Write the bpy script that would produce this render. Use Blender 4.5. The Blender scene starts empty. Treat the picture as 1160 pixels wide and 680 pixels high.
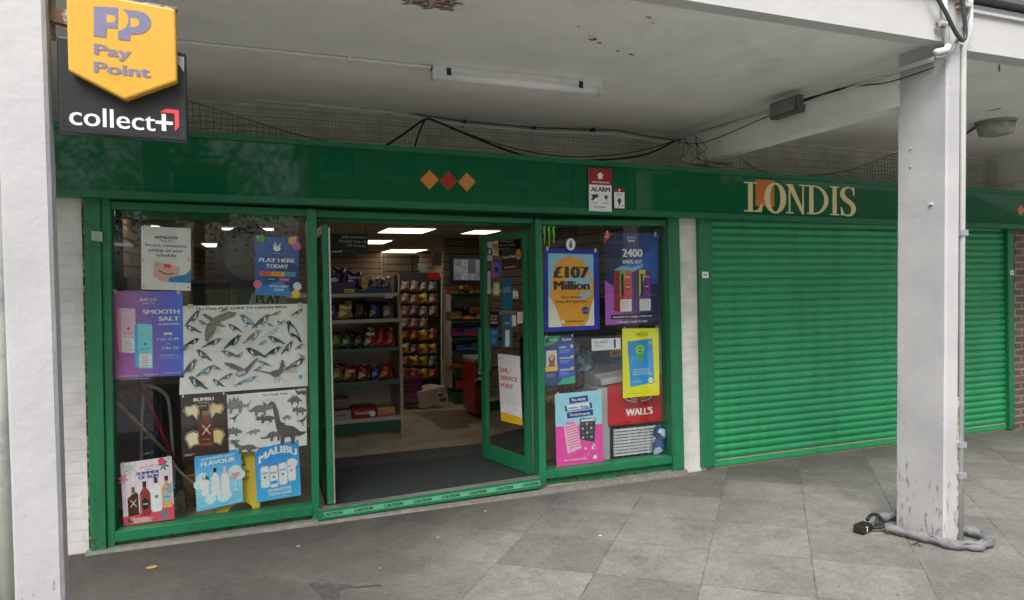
import bpy, bmesh, math, random
from mathutils import Vector, Matrix
random.seed(7)
R = math.radians
scene = bpy.context.scene
COL = scene.collection

# ------------------------------------------------------------------ camera
PX, PY, FOC, CAMH, CAMY = 580.0, 340.0, 760.0, 1.75, -5.05
_dx = Vector((2620 - PX, 291 - PY, FOC)).normalized()
_dy = Vector((297 - PX, 321 - PY, FOC)); _dy = (_dy - _dx * _dy.dot(_dx)).normalized()
_dz = _dx.cross(_dy)
MW = Matrix((_dx, _dy, _dz))                      # photo-camera axes -> world axes
CAMP = Vector((0, CAMY, CAMH))
cam = bpy.data.objects.new('camera', bpy.data.cameras.new('camera')); COL.objects.link(cam)
rt, up, bk = MW @ Vector((1, 0, 0)), MW @ Vector((0, -1, 0)), MW @ Vector((0, 0, -1))
cam.matrix_world = Matrix(((rt.x, up.x, bk.x, CAMP.x), (rt.y, up.y, bk.y, CAMP.y), (rt.z, up.z, bk.z, CAMP.z), (0, 0, 0, 1)))
cam.data.sensor_width = 36; cam.data.sensor_fit = 'HORIZONTAL'; cam.data.lens = 36 * FOC / 1160
cam.data.clip_start = .05; cam.data.clip_end = 500
scene.camera = cam

# ------------------------------------------------------------------ sky, sun, exposure
SUN_EL, SUN_AZ = 52, 212      # azimuth measured clockwise from +Y: the sun stands behind the camera
world = bpy.data.worlds.new('World'); scene.world = world; world.use_nodes = True
nt = world.node_tree; nt.nodes.clear()
sky = nt.nodes.new('ShaderNodeTexSky'); sky.sky_type = 'NISHITA'; sky.sun_disc = False
sky.sun_elevation = R(SUN_EL); sky.sun_rotation = R(SUN_AZ); sky.dust_density = 5; sky.air_density = .9; sky.ozone_density = 1.0
hs = nt.nodes.new('ShaderNodeHueSaturation'); hs.inputs['Saturation'].default_value = .35   # an overcast, nearly white sky
bg = nt.nodes.new('ShaderNodeBackground'); bg.inputs['Strength'].default_value = .125
wo = nt.nodes.new('ShaderNodeOutputWorld')
nt.links.new(sky.outputs[0], hs.inputs['Color']); nt.links.new(hs.outputs[0], bg.inputs['Color']); nt.links.new(bg.outputs[0], wo.inputs['Surface'])
sl = bpy.data.lights.new('sun', 'SUN'); sl.energy = 1.75; sl.angle = R(34); sl.color = (1, .965, .92)
so = bpy.data.objects.new('sun', sl); COL.objects.link(so)
sd = Vector((math.sin(R(SUN_AZ)) * math.cos(R(SUN_EL)), math.cos(R(SUN_AZ)) * math.cos(R(SUN_EL)), math.sin(R(SUN_EL))))
so.rotation_euler = sd.to_track_quat('Z', 'Y').to_euler(); so.location = (0, -10, 12)
scene.view_settings.view_transform = 'Standard'; scene.view_settings.look = 'None'
scene.view_settings.exposure = .72; scene.view_settings.gamma = 1
scene.render.engine = 'CYCLES'
scene.cycles.use_denoising = True; scene.cycles.denoising_prefilter = 'FAST'
scene.cycles.max_bounces = 8; scene.cycles.diffuse_bounces = 6; scene.cycles.transparent_max_bounces = 16
scene.cycles.sample_clamp_indirect = 6; scene.cycles.caustics_reflective = False; scene.cycles.caustics_refractive = False

# ------------------------------------------------------------------ locating helpers (a photo point carried onto a real plane)
def ray(x, y): return MW @ Vector((x - PX, y - PY, FOC))
def W(x, y, Y=0.0):
    r = ray(x, y); return CAMP + r * ((Y - CAMY) / r.y)
def G(x, y, z=0.0):
    r = ray(x, y); return CAMP + r * ((z - CAMH) / r.z)
def XP(x, y, X):
    r = ray(x, y); return CAMP + r * (X / r.x)

# ------------------------------------------------------------------ materials
def lin(c): return c / 12.92 if c <= .04045 else ((c + .055) / 1.055) ** 2.4
def hexc(h, k=1.0):
    h = h.lstrip('#'); return tuple(min(.9, lin(int(h[i:i + 2], 16) / 255) * k) for i in (0, 2, 4))
_M = {}
def nodes(name):
    m = bpy.data.materials.new(name); m.use_nodes = True
    return m, m.node_tree, m.node_tree.nodes['Principled BSDF']
def mat(name, col, rough=.6, var=.15, scale=6, bump=0, bscale=40, metal=0, coat=0, spec=.5, dirt=None, dscale=3, dlo=.55, dhi=.75, coord='Object'):
    """procedural painted / plain surface: two-scale tone variation, optional dirt patches and bump"""
    if name in _M: return _M[name]
    m, t, b = nodes(name); L = t.links
    tc = t.nodes.new('ShaderNodeTexCoord')
    n = t.nodes.new('ShaderNodeTexNoise'); n.inputs['Scale'].default_value = scale; n.inputs['Detail'].default_value = 8; n.inputs['Roughness'].default_value = .65
    L.new(tc.outputs[coord], n.inputs['Vector'])
    mr = t.nodes.new('ShaderNodeMapRange'); mr.inputs[1].default_value = .3; mr.inputs[2].default_value = .7
    mr.inputs[3].default_value = 1 - var; mr.inputs[4].default_value = 1 + var * .6
    L.new(n.outputs['Fac'], mr.inputs[0])
    vm = t.nodes.new('ShaderNodeVectorMath'); vm.operation = 'SCALE'; vm.inputs[0].default_value = col[:3]
    L.new(mr.outputs[0], vm.inputs['Scale']); out = vm.outputs[0]
    if dirt:
        n2 = t.nodes.new('ShaderNodeTexNoise'); n2.inputs['Scale'].default_value = dscale; n2.inputs['Detail'].default_value = 10; n2.inputs['Roughness'].default_value = .7
        L.new(tc.outputs[coord], n2.inputs['Vector'])
        m2 = t.nodes.new('ShaderNodeMapRange'); m2.inputs[1].default_value = dlo; m2.inputs[2].default_value = dhi
        L.new(n2.outputs['Fac'], m2.inputs[0])
        mx = t.nodes.new('ShaderNodeMix'); mx.data_type = 'RGBA'; L.new(m2.outputs[0], mx.inputs[0]); L.new(out, mx.inputs[6]); mx.inputs[7].default_value = (*dirt, 1)
        out = mx.outputs[2]
    L.new(out, b.inputs['Base Color'])
    b.inputs['Roughness'].default_value = rough; b.inputs['Metallic'].default_value = metal
    b.inputs['Coat Weight'].default_value = coat; b.inputs['Specular IOR Level'].default_value = spec
    if bump:
        nb = t.nodes.new('ShaderNodeTexNoise'); nb.inputs['Scale'].default_value = bscale; nb.inputs['Detail'].default_value = 6
        L.new(tc.outputs[coord], nb.inputs['Vector'])
        bp = t.nodes.new('ShaderNodeBump'); bp.inputs['Strength'].default_value = bump; bp.inputs['Distance'].default_value = .01
        L.new(nb.outputs['Fac'], bp.inputs['Height']); L.new(bp.outputs[0], b.inputs['Normal'])
    _M[name] = m; return m
KP = 1.32
def P(h):                                            # printed paper or vinyl ink
    k = 'ink_' + h
    if k not in _M: mat(k, hexc(h, KP), rough=.42, var=.10, scale=14, bump=.35, bscale=5)
    return _M[k]
def EN(h):                                           # engraved / photographic ink with fine tone
    k = 'engraved_' + h
    if k not in _M: mat(k, hexc(h, KP * 1.15), rough=.5, var=.75, scale=75)
    return _M[k]
def K(h, rough=.35):                                 # packaging
    k = 'pack_%s_%d' % (h, rough * 100)
    if k not in _M: mat(k, hexc(h, .85), rough=rough, var=.22, scale=30, bump=.25, bscale=25)
    return _M[k]
def emit(name, col, s):
    if name in _M: return _M[name]
    m, t, b = nodes(name); b.inputs['Base Color'].default_value = (.8, .8, .8, 1) if s > 1 else (.02, .02, .02, 1)
    b.inputs['Emission Color'].default_value = (*col, 1); b.inputs['Emission Strength'].default_value = s
    _M[name] = m; return m
def glassmat(name, tint=(.93, .96, .95), k=1.6, rough=0.0):
    m = bpy.data.materials.new(name); m.use_nodes = True; t = m.node_tree; t.nodes.clear(); L = t.links
    o = t.nodes.new('ShaderNodeOutputMaterial'); tr = t.nodes.new('ShaderNodeBsdfTransparent'); tr.inputs[0].default_value = (*tint, 1)
    g = t.nodes.new('ShaderNodeBsdfGlossy'); g.inputs['Roughness'].default_value = rough
    fr = t.nodes.new('ShaderNodeFresnel'); fr.inputs['IOR'].default_value = 1.5
    mu = t.nodes.new('ShaderNodeMath'); mu.operation = 'MULTIPLY'; mu.inputs[1].default_value = k; mu.use_clamp = True
    mx = t.nodes.new('ShaderNodeMixShader')
    L.new(fr.outputs[0], mu.inputs[0]); L.new(mu.outputs[0], mx.inputs[0]); L.new(tr.outputs[0], mx.inputs[1]); L.new(g.outputs[0], mx.inputs[2]); L.new(mx.outputs[0], o.inputs['Surface'])
    return m
def brickmat(name, c1, c2, mortar, bump=.6, rough=.8, msize=.008, dirt=None, axis='XZ', bw=.225, rh=.075, dlo=.6):
    m, t, b = nodes(name); L = t.links
    tc = t.nodes.new('ShaderNodeTexCoord'); sx = t.nodes.new('ShaderNodeSeparateXYZ'); cx = t.nodes.new('ShaderNodeCombineXYZ')
    geo = t.nodes.new('ShaderNodeNewGeometry'); L.new(geo.outputs['Position'], sx.inputs[0])
    L.new(sx.outputs[axis[0]], cx.inputs[0]); L.new(sx.outputs[axis[1]], cx.inputs[1])
    br = t.nodes.new('ShaderNodeTexBrick'); L.new(cx.outputs[0], br.inputs['Vector'])
    br.inputs['Scale'].default_value = 1; br.inputs['Brick Width'].default_value = bw; br.inputs['Row Height'].default_value = rh
    br.inputs['Mortar Size'].default_value = msize; br.inputs['Mortar Smooth'].default_value = .3
    br.inputs['Color1'].default_value = (*c1, 1); br.inputs['Color2'].default_value = (*c2, 1); br.inputs['Mortar'].default_value = (*mortar, 1)
    n = t.nodes.new('ShaderNodeTexNoise'); n.inputs['Scale'].default_value = 5; n.inputs['Detail'].default_value = 10; L.new(geo.outputs['Position'], n.inputs['Vector'])
    mr = t.nodes.new('ShaderNodeMapRange'); mr.inputs[1].default_value = .3; mr.inputs[2].default_value = .7; mr.inputs[3].default_value = .78; mr.inputs[4].default_value = 1.1
    L.new(n.outputs['Fac'], mr.inputs[0]); vm = t.nodes.new('ShaderNodeVectorMath'); vm.operation = 'SCALE'
    L.new(br.outputs['Color'], vm.inputs[0]); L.new(mr.outputs[0], vm.inputs['Scale']); out = vm.outputs[0]
    if dirt:
        m2 = t.nodes.new('ShaderNodeMapRange'); m2.inputs[1].default_value = dlo; m2.inputs[2].default_value = dlo + .15
        n2 = t.nodes.new('ShaderNodeTexNoise'); n2.inputs['Scale'].default_value = 2.5; n2.inputs['Detail'].default_value = 12; n2.inputs['Roughness'].default_value = .7; L.new(geo.outputs['Position'], n2.inputs['Vector'])
        L.new(n2.outputs['Fac'], m2.inputs[0]); mx = t.nodes.new('ShaderNodeMix'); mx.data_type = 'RGBA'
        L.new(m2.outputs[0], mx.inputs[0]); L.new(out, mx.inputs[6]); mx.inputs[7].default_value = (*dirt, 1); out = mx.outputs[2]
    L.new(out, b.inputs['Base Color']); b.inputs['Roughness'].default_value = rough
    nb = t.nodes.new('ShaderNodeTexNoise'); nb.inputs['Scale'].default_value = 60; L.new(geo.outputs['Position'], nb.inputs['Vector'])
    ad = t.nodes.new('ShaderNodeMath'); ad.operation = 'MULTIPLY_ADD'; ad.inputs[1].default_value = -1; L.new(br.outputs['Fac'], ad.inputs[0])
    ml = t.nodes.new('ShaderNodeMath'); ml.operation = 'MULTIPLY'; ml.inputs[1].default_value = .25; L.new(nb.outputs['Fac'], ml.inputs[0]); L.new(ml.outputs[0], ad.inputs[2])
    bp = t.nodes.new('ShaderNodeBump'); bp.inputs['Strength'].default_value = bump; bp.inputs['Distance'].default_value = .006
    L.new(ad.outputs[0], bp.inputs['Height']); L.new(bp.outputs[0], b.inputs['Normal'])
    return m

GREEN = (.015, .20, .082)
m_green = mat('green_paint', GREEN, rough=.38, var=.12, scale=5, bump=.06, bscale=30, dirt=(.03, .06, .035), dscale=9, dlo=.66, dhi=.74)
m_greend = mat('green_paint_shutter', (.034, .33, .135), rough=.33, var=.16, scale=1.6, bump=.22, bscale=3.5, dirt=(.02, .10, .05), dscale=5, dlo=.64, dhi=.8)
def streaks(m, col, sx=26, sz=1.2, lo=.56, hi=.75, amt=.5):
    """vertical run marks and soot over a painted surface"""
    t = m.node_tree; b = t.nodes['Principled BSDF']; L = t.links; src = b.inputs['Base Color'].links[0].from_socket
    g = t.nodes.new('ShaderNodeNewGeometry'); mp = t.nodes.new('ShaderNodeMapping'); mp.inputs['Scale'].default_value = (sx, sx, sz); L.new(g.outputs['Position'], mp.inputs['Vector'])
    n = t.nodes.new('ShaderNodeTexNoise'); n.inputs['Scale'].default_value = 1; n.inputs['Detail'].default_value = 8; n.inputs['Roughness'].default_value = .65; L.new(mp.outputs[0], n.inputs['Vector'])
    r_ = t.nodes.new('ShaderNodeMapRange'); r_.inputs[1].default_value = lo; r_.inputs[2].default_value = hi; r_.inputs[4].default_value = amt; L.new(n.outputs['Fac'], r_.inputs[0])
    x = t.nodes.new('ShaderNodeMix'); x.data_type = 'RGBA'; L.new(r_.outputs[0], x.inputs[0]); L.new(src, x.inputs[6]); x.inputs[7].default_value = (*col, 1); L.new(x.outputs[2], b.inputs['Base Color'])
streaks(m_greend, (.02, .13, .06), 9, .7, .5, .8, .6)
streaks(m_green, (.02, .09, .04), 14, 1.0, .52, .75, .5)
m_board = mat('green_fascia_gloss', (.006, .12, .05), rough=.04, var=.07, scale=3, bump=.01, bscale=2.5, spec=.42)
m_trim = mat('green_fascia_trim', (.011, .155, .065), rough=.3, var=.14, scale=5, dirt=(.03, .07, .045), dscale=12, dlo=.62, dhi=.75)
streaks(m_trim, (.02, .07, .04), 20, 1.5, .55, .75, .6)
m_white = mat('white_masonry_paint', (.74, .74, .74), rough=.7, var=.06, scale=4, bump=.5, bscale=14, dirt=(.42, .41, .38), dscale=2.2, dlo=.62, dhi=.85)
m_ceil = mat('ceiling_paint', (.88, .88, .85), rough=.85, var=.09, scale=1.2, bump=.35, bscale=7, dirt=(.66, .65, .60), dscale=1.1, dlo=.56, dhi=.8)
streaks(m_ceil, (.70, .69, .64), 1.3, 1.3, .5, .75, .4)
m_silver = mat('brushed_alloy', (.55, .55, .55), rough=.4, metal=.8, var=.1)
m_dark = mat('dark_plastic', (.02, .02, .022), rough=.4, var=.2)
m_black = mat('black_rubber', (.012, .012, .012), rough=.6, var=.3)
m_grey = mat('grey_plastic', (.30, .31, .32), rough=.45, var=.1)
m_lgrey = mat('pale_grey_pvc', (.70, .71, .71), rough=.4, var=.08, dirt=(.3, .29, .27), dscale=5, dlo=.6, dhi=.8)
m_rust = mat('rusty_steel', (.22, .13, .08), rough=.85, var=.5, scale=20, dirt=(.5, .5, .48), dscale=12, dlo=.45, dhi=.55)
m_glass = glassmat('window_glass', k=1.25)
m_doorglass = glassmat('door_glass', k=1.3)

# ------------------------------------------------------------------ mesh builder
class MB:
    def __init__(s): s.v = []; s.f = []; s.m = []
    def face(s, pts, m=0):
        i = len(s.v); s.v += [Vector(p) for p in pts]; s.f.append(tuple(range(i, i + len(pts)))); s.m.append(m)
    def hexa(s, a, b, m=0):                          # two matching quads: near a, far b
        i = len(s.v); s.v += [Vector(p) for p in list(a) + list(b)]
        for q in ((0, 3, 2, 1), (4, 5, 6, 7), (0, 1, 5, 4), (1, 2, 6, 5), (2, 3, 7, 6), (3, 0, 4, 7)):
            s.f.append(tuple(i + k for k in q)); s.m.append(m)
    def box(s, x0, x1, y0, y1, z0, z1, m=0):
        s.hexa([(x0, y0, z1), (x1, y0, z1), (x1, y0, z0), (x0, y0, z0)], [(x0, y1, z1), (x1, y1, z1), (x1, y1, z0), (x0, y1, z0)], m)
    def quadW(s, q, y0, y1, m=0):                    # photo quad TL,TR,BR,BL on plane y0, extruded back to y1
        a = [W(x, y, y0) for x, y in q]; s.hexa(a, [p + Vector((0, y1 - y0, 0)) for p in a], m)
    def obox(s, c, ax, ay, az, m=0):                 # oriented box: centre and three half-axes
        c, ax, ay, az = map(Vector, (c, ax, ay, az))
        s.hexa([c - ay - ax + az, c - ay + ax + az, c - ay + ax - az, c - ay - ax - az], [c + ay - ax + az, c + ay + ax + az, c + ay + ax - az, c + ay - ax - az], m)
    def prism(s, pts, d, m=0):                       # polygon extruded along d
        n = len(pts); i = len(s.v); d = Vector(d); s.v += [Vector(p) for p in pts] + [Vector(p) + d for p in pts]
        s.f.append(tuple(i + k for k in range(n))); s.m.append(m); s.f.append(tuple(i + n + k for k in range(n - 1, -1, -1))); s.m.append(m)
        for k in range(n):
            s.f.append((i + k, i + n + k, i + n + (k + 1) % n, i + (k + 1) % n)); s.m.append(m)
    def tube(s, pts, r, seg=6, m=0, cap=True):
        pts = [Vector(p) for p in pts]; n = len(pts); rings = []; nrm = None
        for k, p in enumerate(pts):
            t = (pts[min(k + 1, n - 1)] - pts[max(k - 1, 0)]).normalized()
            if nrm is None: nrm = t.orthogonal().normalized()
            nrm = (nrm - t * nrm.dot(t)); nrm = nrm.normalized() if nrm.length > 1e-6 else t.orthogonal().normalized()
            b = t.cross(nrm); rr = r[k] if isinstance(r, (list, tuple)) else r; i = len(s.v)
            s.v += [p + (nrm * math.cos(a) + b * math.sin(a)) * rr for a in (2 * math.pi * j / seg for j in range(seg))]; rings.append(i)
        for a, b in zip(rings, rings[1:]):
            for j in range(seg):
                s.f.append((a + j, a + (j + 1) % seg, b + (j + 1) % seg, b + j)); s.m.append(m)
        if cap:
            s.f.append(tuple(rings[0] + j for j in range(seg - 1, -1, -1))); s.m.append(m); s.f.append(tuple(rings[-1] + j for j in range(seg))); s.m.append(m)
    def build(s, name, mats, parent=None, smooth=False, bevel=0, origin=None):
        if not isinstance(mats, (list, tuple)): mats = [mats]
        me = bpy.data.meshes.new(name)
        if parent is not None:
            o0 = parent['_o'] if '_o' in parent else (0, 0, 0); o0 = Vector(o0)
        else:
            xs = [p.x for p in s.v]; ys = [p.y for p in s.v]; zs = [p.z for p in s.v]
            o0 = Vector(((min(xs) + max(xs)) / 2, (min(ys) + max(ys)) / 2, min(zs)))
        me.from_pydata([p - o0 for p in s.v], [], s.f)
        for m in mats: me.materials.append(m)
        me.polygons.foreach_set('material_index', s.m)
        if smooth: me.polygons.foreach_set('use_smooth', [True] * len(s.f))
        me.update()
        bm = bmesh.new(); bm.from_mesh(me)
        if smooth: bmesh.ops.remove_doubles(bm, verts=bm.verts, dist=1e-5)
        if len(s.f) < 20000 and not getattr(s, 'keep', False): bmesh.ops.recalc_face_normals(bm, faces=bm.faces)
        bm.to_mesh(me); bm.free()
        o = bpy.data.objects.new(name, me); COL.objects.link(o); o['_o'] = tuple(o0)
        if parent is not None: o.parent = parent
        else: o.location = o0
        if bevel:
            bv = o.modifiers.new('b', 'BEVEL'); bv.width = bevel; bv.segments = 2; bv.limit_method = 'ANGLE'
        return o
def part_of_part(o, parent):                          # keeps world placement when the parent is itself offset
    return o
def tag(o, label=None, cat=None, group=None, kind=None):
    if label: o['label'] = label
    if cat: o['category'] = cat
    if group: o['group'] = group
    if kind: o['kind'] = kind
    return o
def thing(name, label, cat, loc=(0, 0, 0), group=None):
    o = bpy.data.objects.new(name, None); COL.objects.link(o); o.location = loc; o['_o'] = tuple(loc); o.empty_display_size = .1
    return tag(o, label, cat, group)
def struct(name, mb, m, **k): return tag(mb.build(name, m, **k), kind='structure')

# ------------------------------------------------------------------ text outlines (default built-in face) as cached 2D meshes
_tc = bpy.data.curves.new('t', 'FONT'); _to = bpy.data.objects.new('t', _tc); COL.objects.link(_to)
_tc.resolution_u = 3; _T = {}
def textgeo(s, bold=.0, sp=1.0):
    k = (s, bold, sp)
    if k in _T: return _T[k]
    _tc.body = s; _tc.offset = bold; _tc.space_character = sp; _tc.size = 1
    _to.update_tag(); bpy.context.view_layer.update()
    ev = _to.evaluated_get(bpy.context.evaluated_depsgraph_get()); me = ev.to_mesh()
    v = [(p.co.x, p.co.y) for p in me.vertices]; f = [tuple(q.vertices) for q in me.polygons]; ev.to_mesh_clear()
    _T[k] = (v, f); return _T[k]
CAP = max(y for x, y in textgeo('H')[0])

class Sheet:
    """a flat printed sheet: u to the right, v downwards, both 0..1; each print goes a hair nearer the viewer"""
    def __init__(s, c, face=None, step=.00005, thick=.0012):
        s.c = [Vector(p) for p in c]; s.W = (s.c[1] - s.c[0]).length; s.H = (s.c[3] - s.c[0]).length
        n = (s.c[1] - s.c[0]).cross(s.c[3] - s.c[0]).normalized()
        if n.dot(CAMP - s.c[0]) < 0: n = -n
        s.n = n; s.k = 1; s.step = step; s.mb = MB(); s.mb.keep = True; s.mats = []; s.thick = thick
    def mi(s, m):
        if isinstance(m, str): m = P(m)
        if m not in s.mats: s.mats.append(m)
        return s.mats.index(m)
    def pt(s, u, v, k=0):
        a = s.c[0].lerp(s.c[1], u); b = s.c[3].lerp(s.c[2], u); return a.lerp(b, v) + s.n * (s.step * k)
    def base(s, m):
        q = [s.pt(0, 0), s.pt(1, 0), s.pt(1, 1), s.pt(0, 1)]; s.mb.hexa(q, [p - s.n * s.thick for p in q], s.mi(m)); return s
    def poly(s, pts, m, same=False):
        if not same: s.k += 1
        s.mb.face([s.pt(u, v, s.k) for u, v in pts], s.mi(m)); return s
    def rect(s, u0, v0, u1, v1, m, same=False): return s.poly([(u0, v0), (u1, v0), (u1, v1), (u0, v1)], m, same)
    def ell(s, u, v, ru, m, rv=None, n=20, same=False, a0=0, a1=360):
        rv = ru * s.W / s.H if rv is None else rv
        return s.poly([(u + ru * math.cos(R(a0 + (a1 - a0) * i / n)), v + rv * math.sin(R(a0 + (a1 - a0) * i / n))) for i in range(n + (a1 - a0 != 360))], m, same)
    def line(s, pts, w, m):                          # w in metres
        s.k += 1; m = s.mi(m)
        for (a, b), (c, d) in zip(pts, pts[1:]):
            dx, dy = (c - a) * s.W, (d - b) * s.H; l = math.hypot(dx, dy) or 1; ex, ey = -dy / l * w / 2 / s.W, dx / l * w / 2 / s.H
            s.mb.face([s.pt(a + ex, b + ey, s.k), s.pt(c + ex, d + ey, s.k), s.pt(c - ex, d - ey, s.k), s.pt(a - ex, b - ey, s.k)], m)
        return s
    def text(s, t, u, v, h, m, al='c', w=None, bold=.018, sp=1.0, arc=0, slant=0):
        V, F = textgeo(t, 0, sp)
        if not V: return s
        x0 = min(p[0] for p in V); x1 = max(p[0] for p in V); k = h / CAP; ku = k * s.H / s.W
        if w: ku = w / (x1 - x0 + bold * 2)
        off = {'c': (x0 + x1) / 2, 'l': x0 - bold, 'r': x1 + bold}[al]; mi = s.mi(m)
        for sx_ in ((-bold, -bold / 3, bold / 3, bold) if bold > .024 else ((-bold, bold) if bold > .004 else (0,))):
            s.k += 1; i = len(s.mb.v)
            for x, y in V:
                xx = (x + sx_ - off) * ku
                vv = v + (arc * (xx / .5) ** 2 if arc else 0) - (y - CAP / 2) * k
                s.mb.v.append(s.pt(u + xx + slant * (y - CAP / 2) * ku, vv, s.k))
            for f in F: s.mb.f.append(tuple(i + q for q in f)); s.mb.m.append(mi)
        return s
    def grad(s, u0, v0, u1, v1, c1, c2, n=14, vert=False):
        s.k += 1
        for i in range(n):
            a, b = i / n, (i + 1) / n; t = (i + .5) / n
            h = '#%02x%02x%02x' % tuple(int(int(c1[j:j + 2], 16) * (1 - t) + int(c2[j:j + 2], 16) * t) for j in (1, 3, 5))
            if vert: q = (u0, v0 + (v1 - v0) * a, u1, v0 + (v1 - v0) * b)
            else: q = (u0 + (u1 - u0) * a, v0, u0 + (u1 - u0) * b, v1)
            s.rect(*q, h, same=True)
        return s
    def fine(s, u0, v0, u1, v1, n, m, w=.0022):        # lines of small print
        rnd = random.Random(int(u0 * 999 + v0 * 777))
        for i in range(n):
            v = v0 + (v1 - v0) * (i + .5) / n; e = u1 - (u1 - u0) * rnd.random() * .35; s.line([(u0, v), (e, v)], w, m)
        return s
    def done(s, name, parent=None): return s.mb.build(name, s.mats, parent)
def SW(q, Y, **k): return Sheet([W(x, y, Y) for x, y in q], **k)
def dW(c, px): return (W(px, 300, c[1]).x)

# ================================================================== SETTING
# pavement: 600 mm slabs laid at 48 degrees to the shopfront
def pavement_mat():
    m, t, b = nodes('pavement_slabs'); L = t.links; N = t.nodes.new
    geo = N('ShaderNodeNewGeometry')
    def dot(vec, add):
        d = N('ShaderNodeVectorMath'); d.operation = 'DOT_PRODUCT'; L.new(geo.outputs['Position'], d.inputs[0]); d.inputs[1].default_value = vec
        a = N('ShaderNodeMath'); a.operation = 'ADD'; a.inputs[1].default_value = add; L.new(d.outputs['Value'], a.inputs[0]); return a.outputs[0]
    def mth(op, a, bb=None, c=None):
        n = N('ShaderNodeMath'); n.operation = op
        for i, q in enumerate((a, bb, c)):
            if q is None: continue
            if isinstance(q, (int, float)): n.inputs[i].default_value = q
            else: L.new(q, n.inputs[i])
        return n.outputs[0]
    def noise(sc, det=8, ro=.6, vec=None):
        n = N('ShaderNodeTexNoise'); n.inputs['Scale'].default_value = sc; n.inputs['Detail'].default_value = det; n.inputs['Roughness'].default_value = ro
        L.new(vec or geo.outputs['Position'], n.inputs['Vector']); return n.outputs['Fac']
    def rng(x, a, bb, c, d):
        n = N('ShaderNodeMapRange'); n.inputs[1].default_value = a; n.inputs[2].default_value = bb; n.inputs[3].default_value = c; n.inputs[4].default_value = d; L.new(x, n.inputs[0]); return n.outputs[0]
    ku, kv = 1 / .607, 1 / .53
    wob = mth('MULTIPLY', mth('SUBTRACT', noise(2.5, 3), .5), .02)
    u = mth('ADD', dot((.747 * ku, -.665 * ku, 0), -.547 * ku), wob); v = mth('ADD', dot((.588 * kv, .809 * kv, 0), .17 * kv), wob)
    fu, fv = mth('FRACT', u), mth('FRACT', v)
    eu = mth('MULTIPLY', mth('MINIMUM', fu, mth('SUBTRACT', 1, fu)), .607); ev = mth('MULTIPLY', mth('MINIMUM', fv, mth('SUBTRACT', 1, fv)), .53)
    e = mth('MINIMUM', eu, ev)
    cid = N('ShaderNodeCombineXYZ'); L.new(mth('FLOOR', u), cid.inputs[0]); L.new(mth('FLOOR', v), cid.inputs[1])
    wn = N('ShaderNodeTexWhiteNoise'); wn.noise_dimensions = '2D'; L.new(cid.outputs[0], wn.inputs['Vector'])
    joint = mth('MULTIPLY', rng(mth('ADD', e, mth('MULTIPLY', mth('SUBTRACT', noise(45, 6, .8), .5), .012)), .001, .0055, 1, 0), rng(noise(4, 8, .7), .35, .6, .35, 1))
    sx = N('ShaderNodeSeparateXYZ'); L.new(geo.outputs['Position'], sx.inputs[0])
    # worn dark asphalt patch before the left window and door
    asp = mth('ADD', mth('ADD', sx.outputs[0], mth('MULTIPLY', sx.outputs[1], -.55)), mth('MULTIPLY', mth('SUBTRACT', noise(1.6, 10), .5), 1.1))
    asp = rng(asp, 1.2, 2.1, 1, 0)
    joint = mth('MULTIPLY', joint, mth('SUBTRACT', 1, mth('MULTIPLY', asp, .72)))
    tone = mth('MULTIPLY', rng(wn.outputs['Value'], 0, 1, .86, 1.13), rng(noise(1.1, 15, .85), .34, .66, .56, 1.26))
    tone = mth('MULTIPLY', tone, rng(noise(58, 6, 1.0), .34, .66, .60, 1.42))
    tone = mth('MULTIPLY', tone, rng(noise(26, 12, .9), .34, .66, .74, 1.2))
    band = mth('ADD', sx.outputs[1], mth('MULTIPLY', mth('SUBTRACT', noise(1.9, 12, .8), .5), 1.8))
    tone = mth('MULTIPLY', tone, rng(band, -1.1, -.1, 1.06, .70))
    def mixc(f, a, bb):
        x = N('ShaderNodeMix'); x.data_type = 'RGBA'; L.new(f, x.inputs[0])
        for i, q in ((6, a), (7, bb)):
            if isinstance(q, tuple): x.inputs[i].default_value = (*q, 1)
            else: L.new(q, x.inputs[i])
        return x.outputs[2]
    basec = mixc(wn.outputs['Value'], (.196, .186, .168), (.212, .204, .188))
    basec = mixc(asp, basec, (.120, .111, .099))
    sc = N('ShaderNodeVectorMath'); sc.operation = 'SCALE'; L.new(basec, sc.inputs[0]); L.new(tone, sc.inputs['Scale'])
    # chewing-gum spots and dark stains
    vo = N('ShaderNodeTexVoronoi'); vo.inputs['Scale'].default_value = 7.5; L.new(geo.outputs['Position'], vo.inputs['Vector'])
    spot = mth('MULTIPLY', rng(mth('ADD', vo.outputs['Distance'], mth('MULTIPLY', noise(60, 3), .06)), .08, .10, 1, 0), rng(noise(3, 2), .46, .52, 0, 1))
    c2 = mixc(mth('MULTIPLY', spot, .8), sc.outputs[0], (.05, .048, .045))
    st = rng(noise(2.6, 15, .85), .54, .66, 0, .6)
    c3 = mixc(st, c2, (.07, .066, .06)); c4 = mixc(mth('MULTIPLY', joint, .9), c3, mixc(rng(noise(6, 6, .7), .45, .55, 0, 1), (.05, .048, .040), (.16, .15, .13)))
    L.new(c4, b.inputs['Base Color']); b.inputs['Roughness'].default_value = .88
    hgt = mth('ADD', mth('MULTIPLY', joint, -1.2), mth('ADD', mth('MULTIPLY', noise(120, 4, .7), .35), mth('MULTIPLY', wn.outputs['Value'], .5)))
    bp = N('ShaderNodeBump'); bp.inputs['Strength'].default_value = .5; bp.inputs['Distance'].default_value = .006; L.new(hgt, bp.inputs['Height']); L.new(bp.outputs[0], b.inputs['Normal'])
    return m
mb = MB(); mb.face([(-60, -3.9, 0), (60, -3.9, 0), (60, 30, 0), (-60, 30, 0)]); struct('pavement', mb, pavement_mat())
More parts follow.
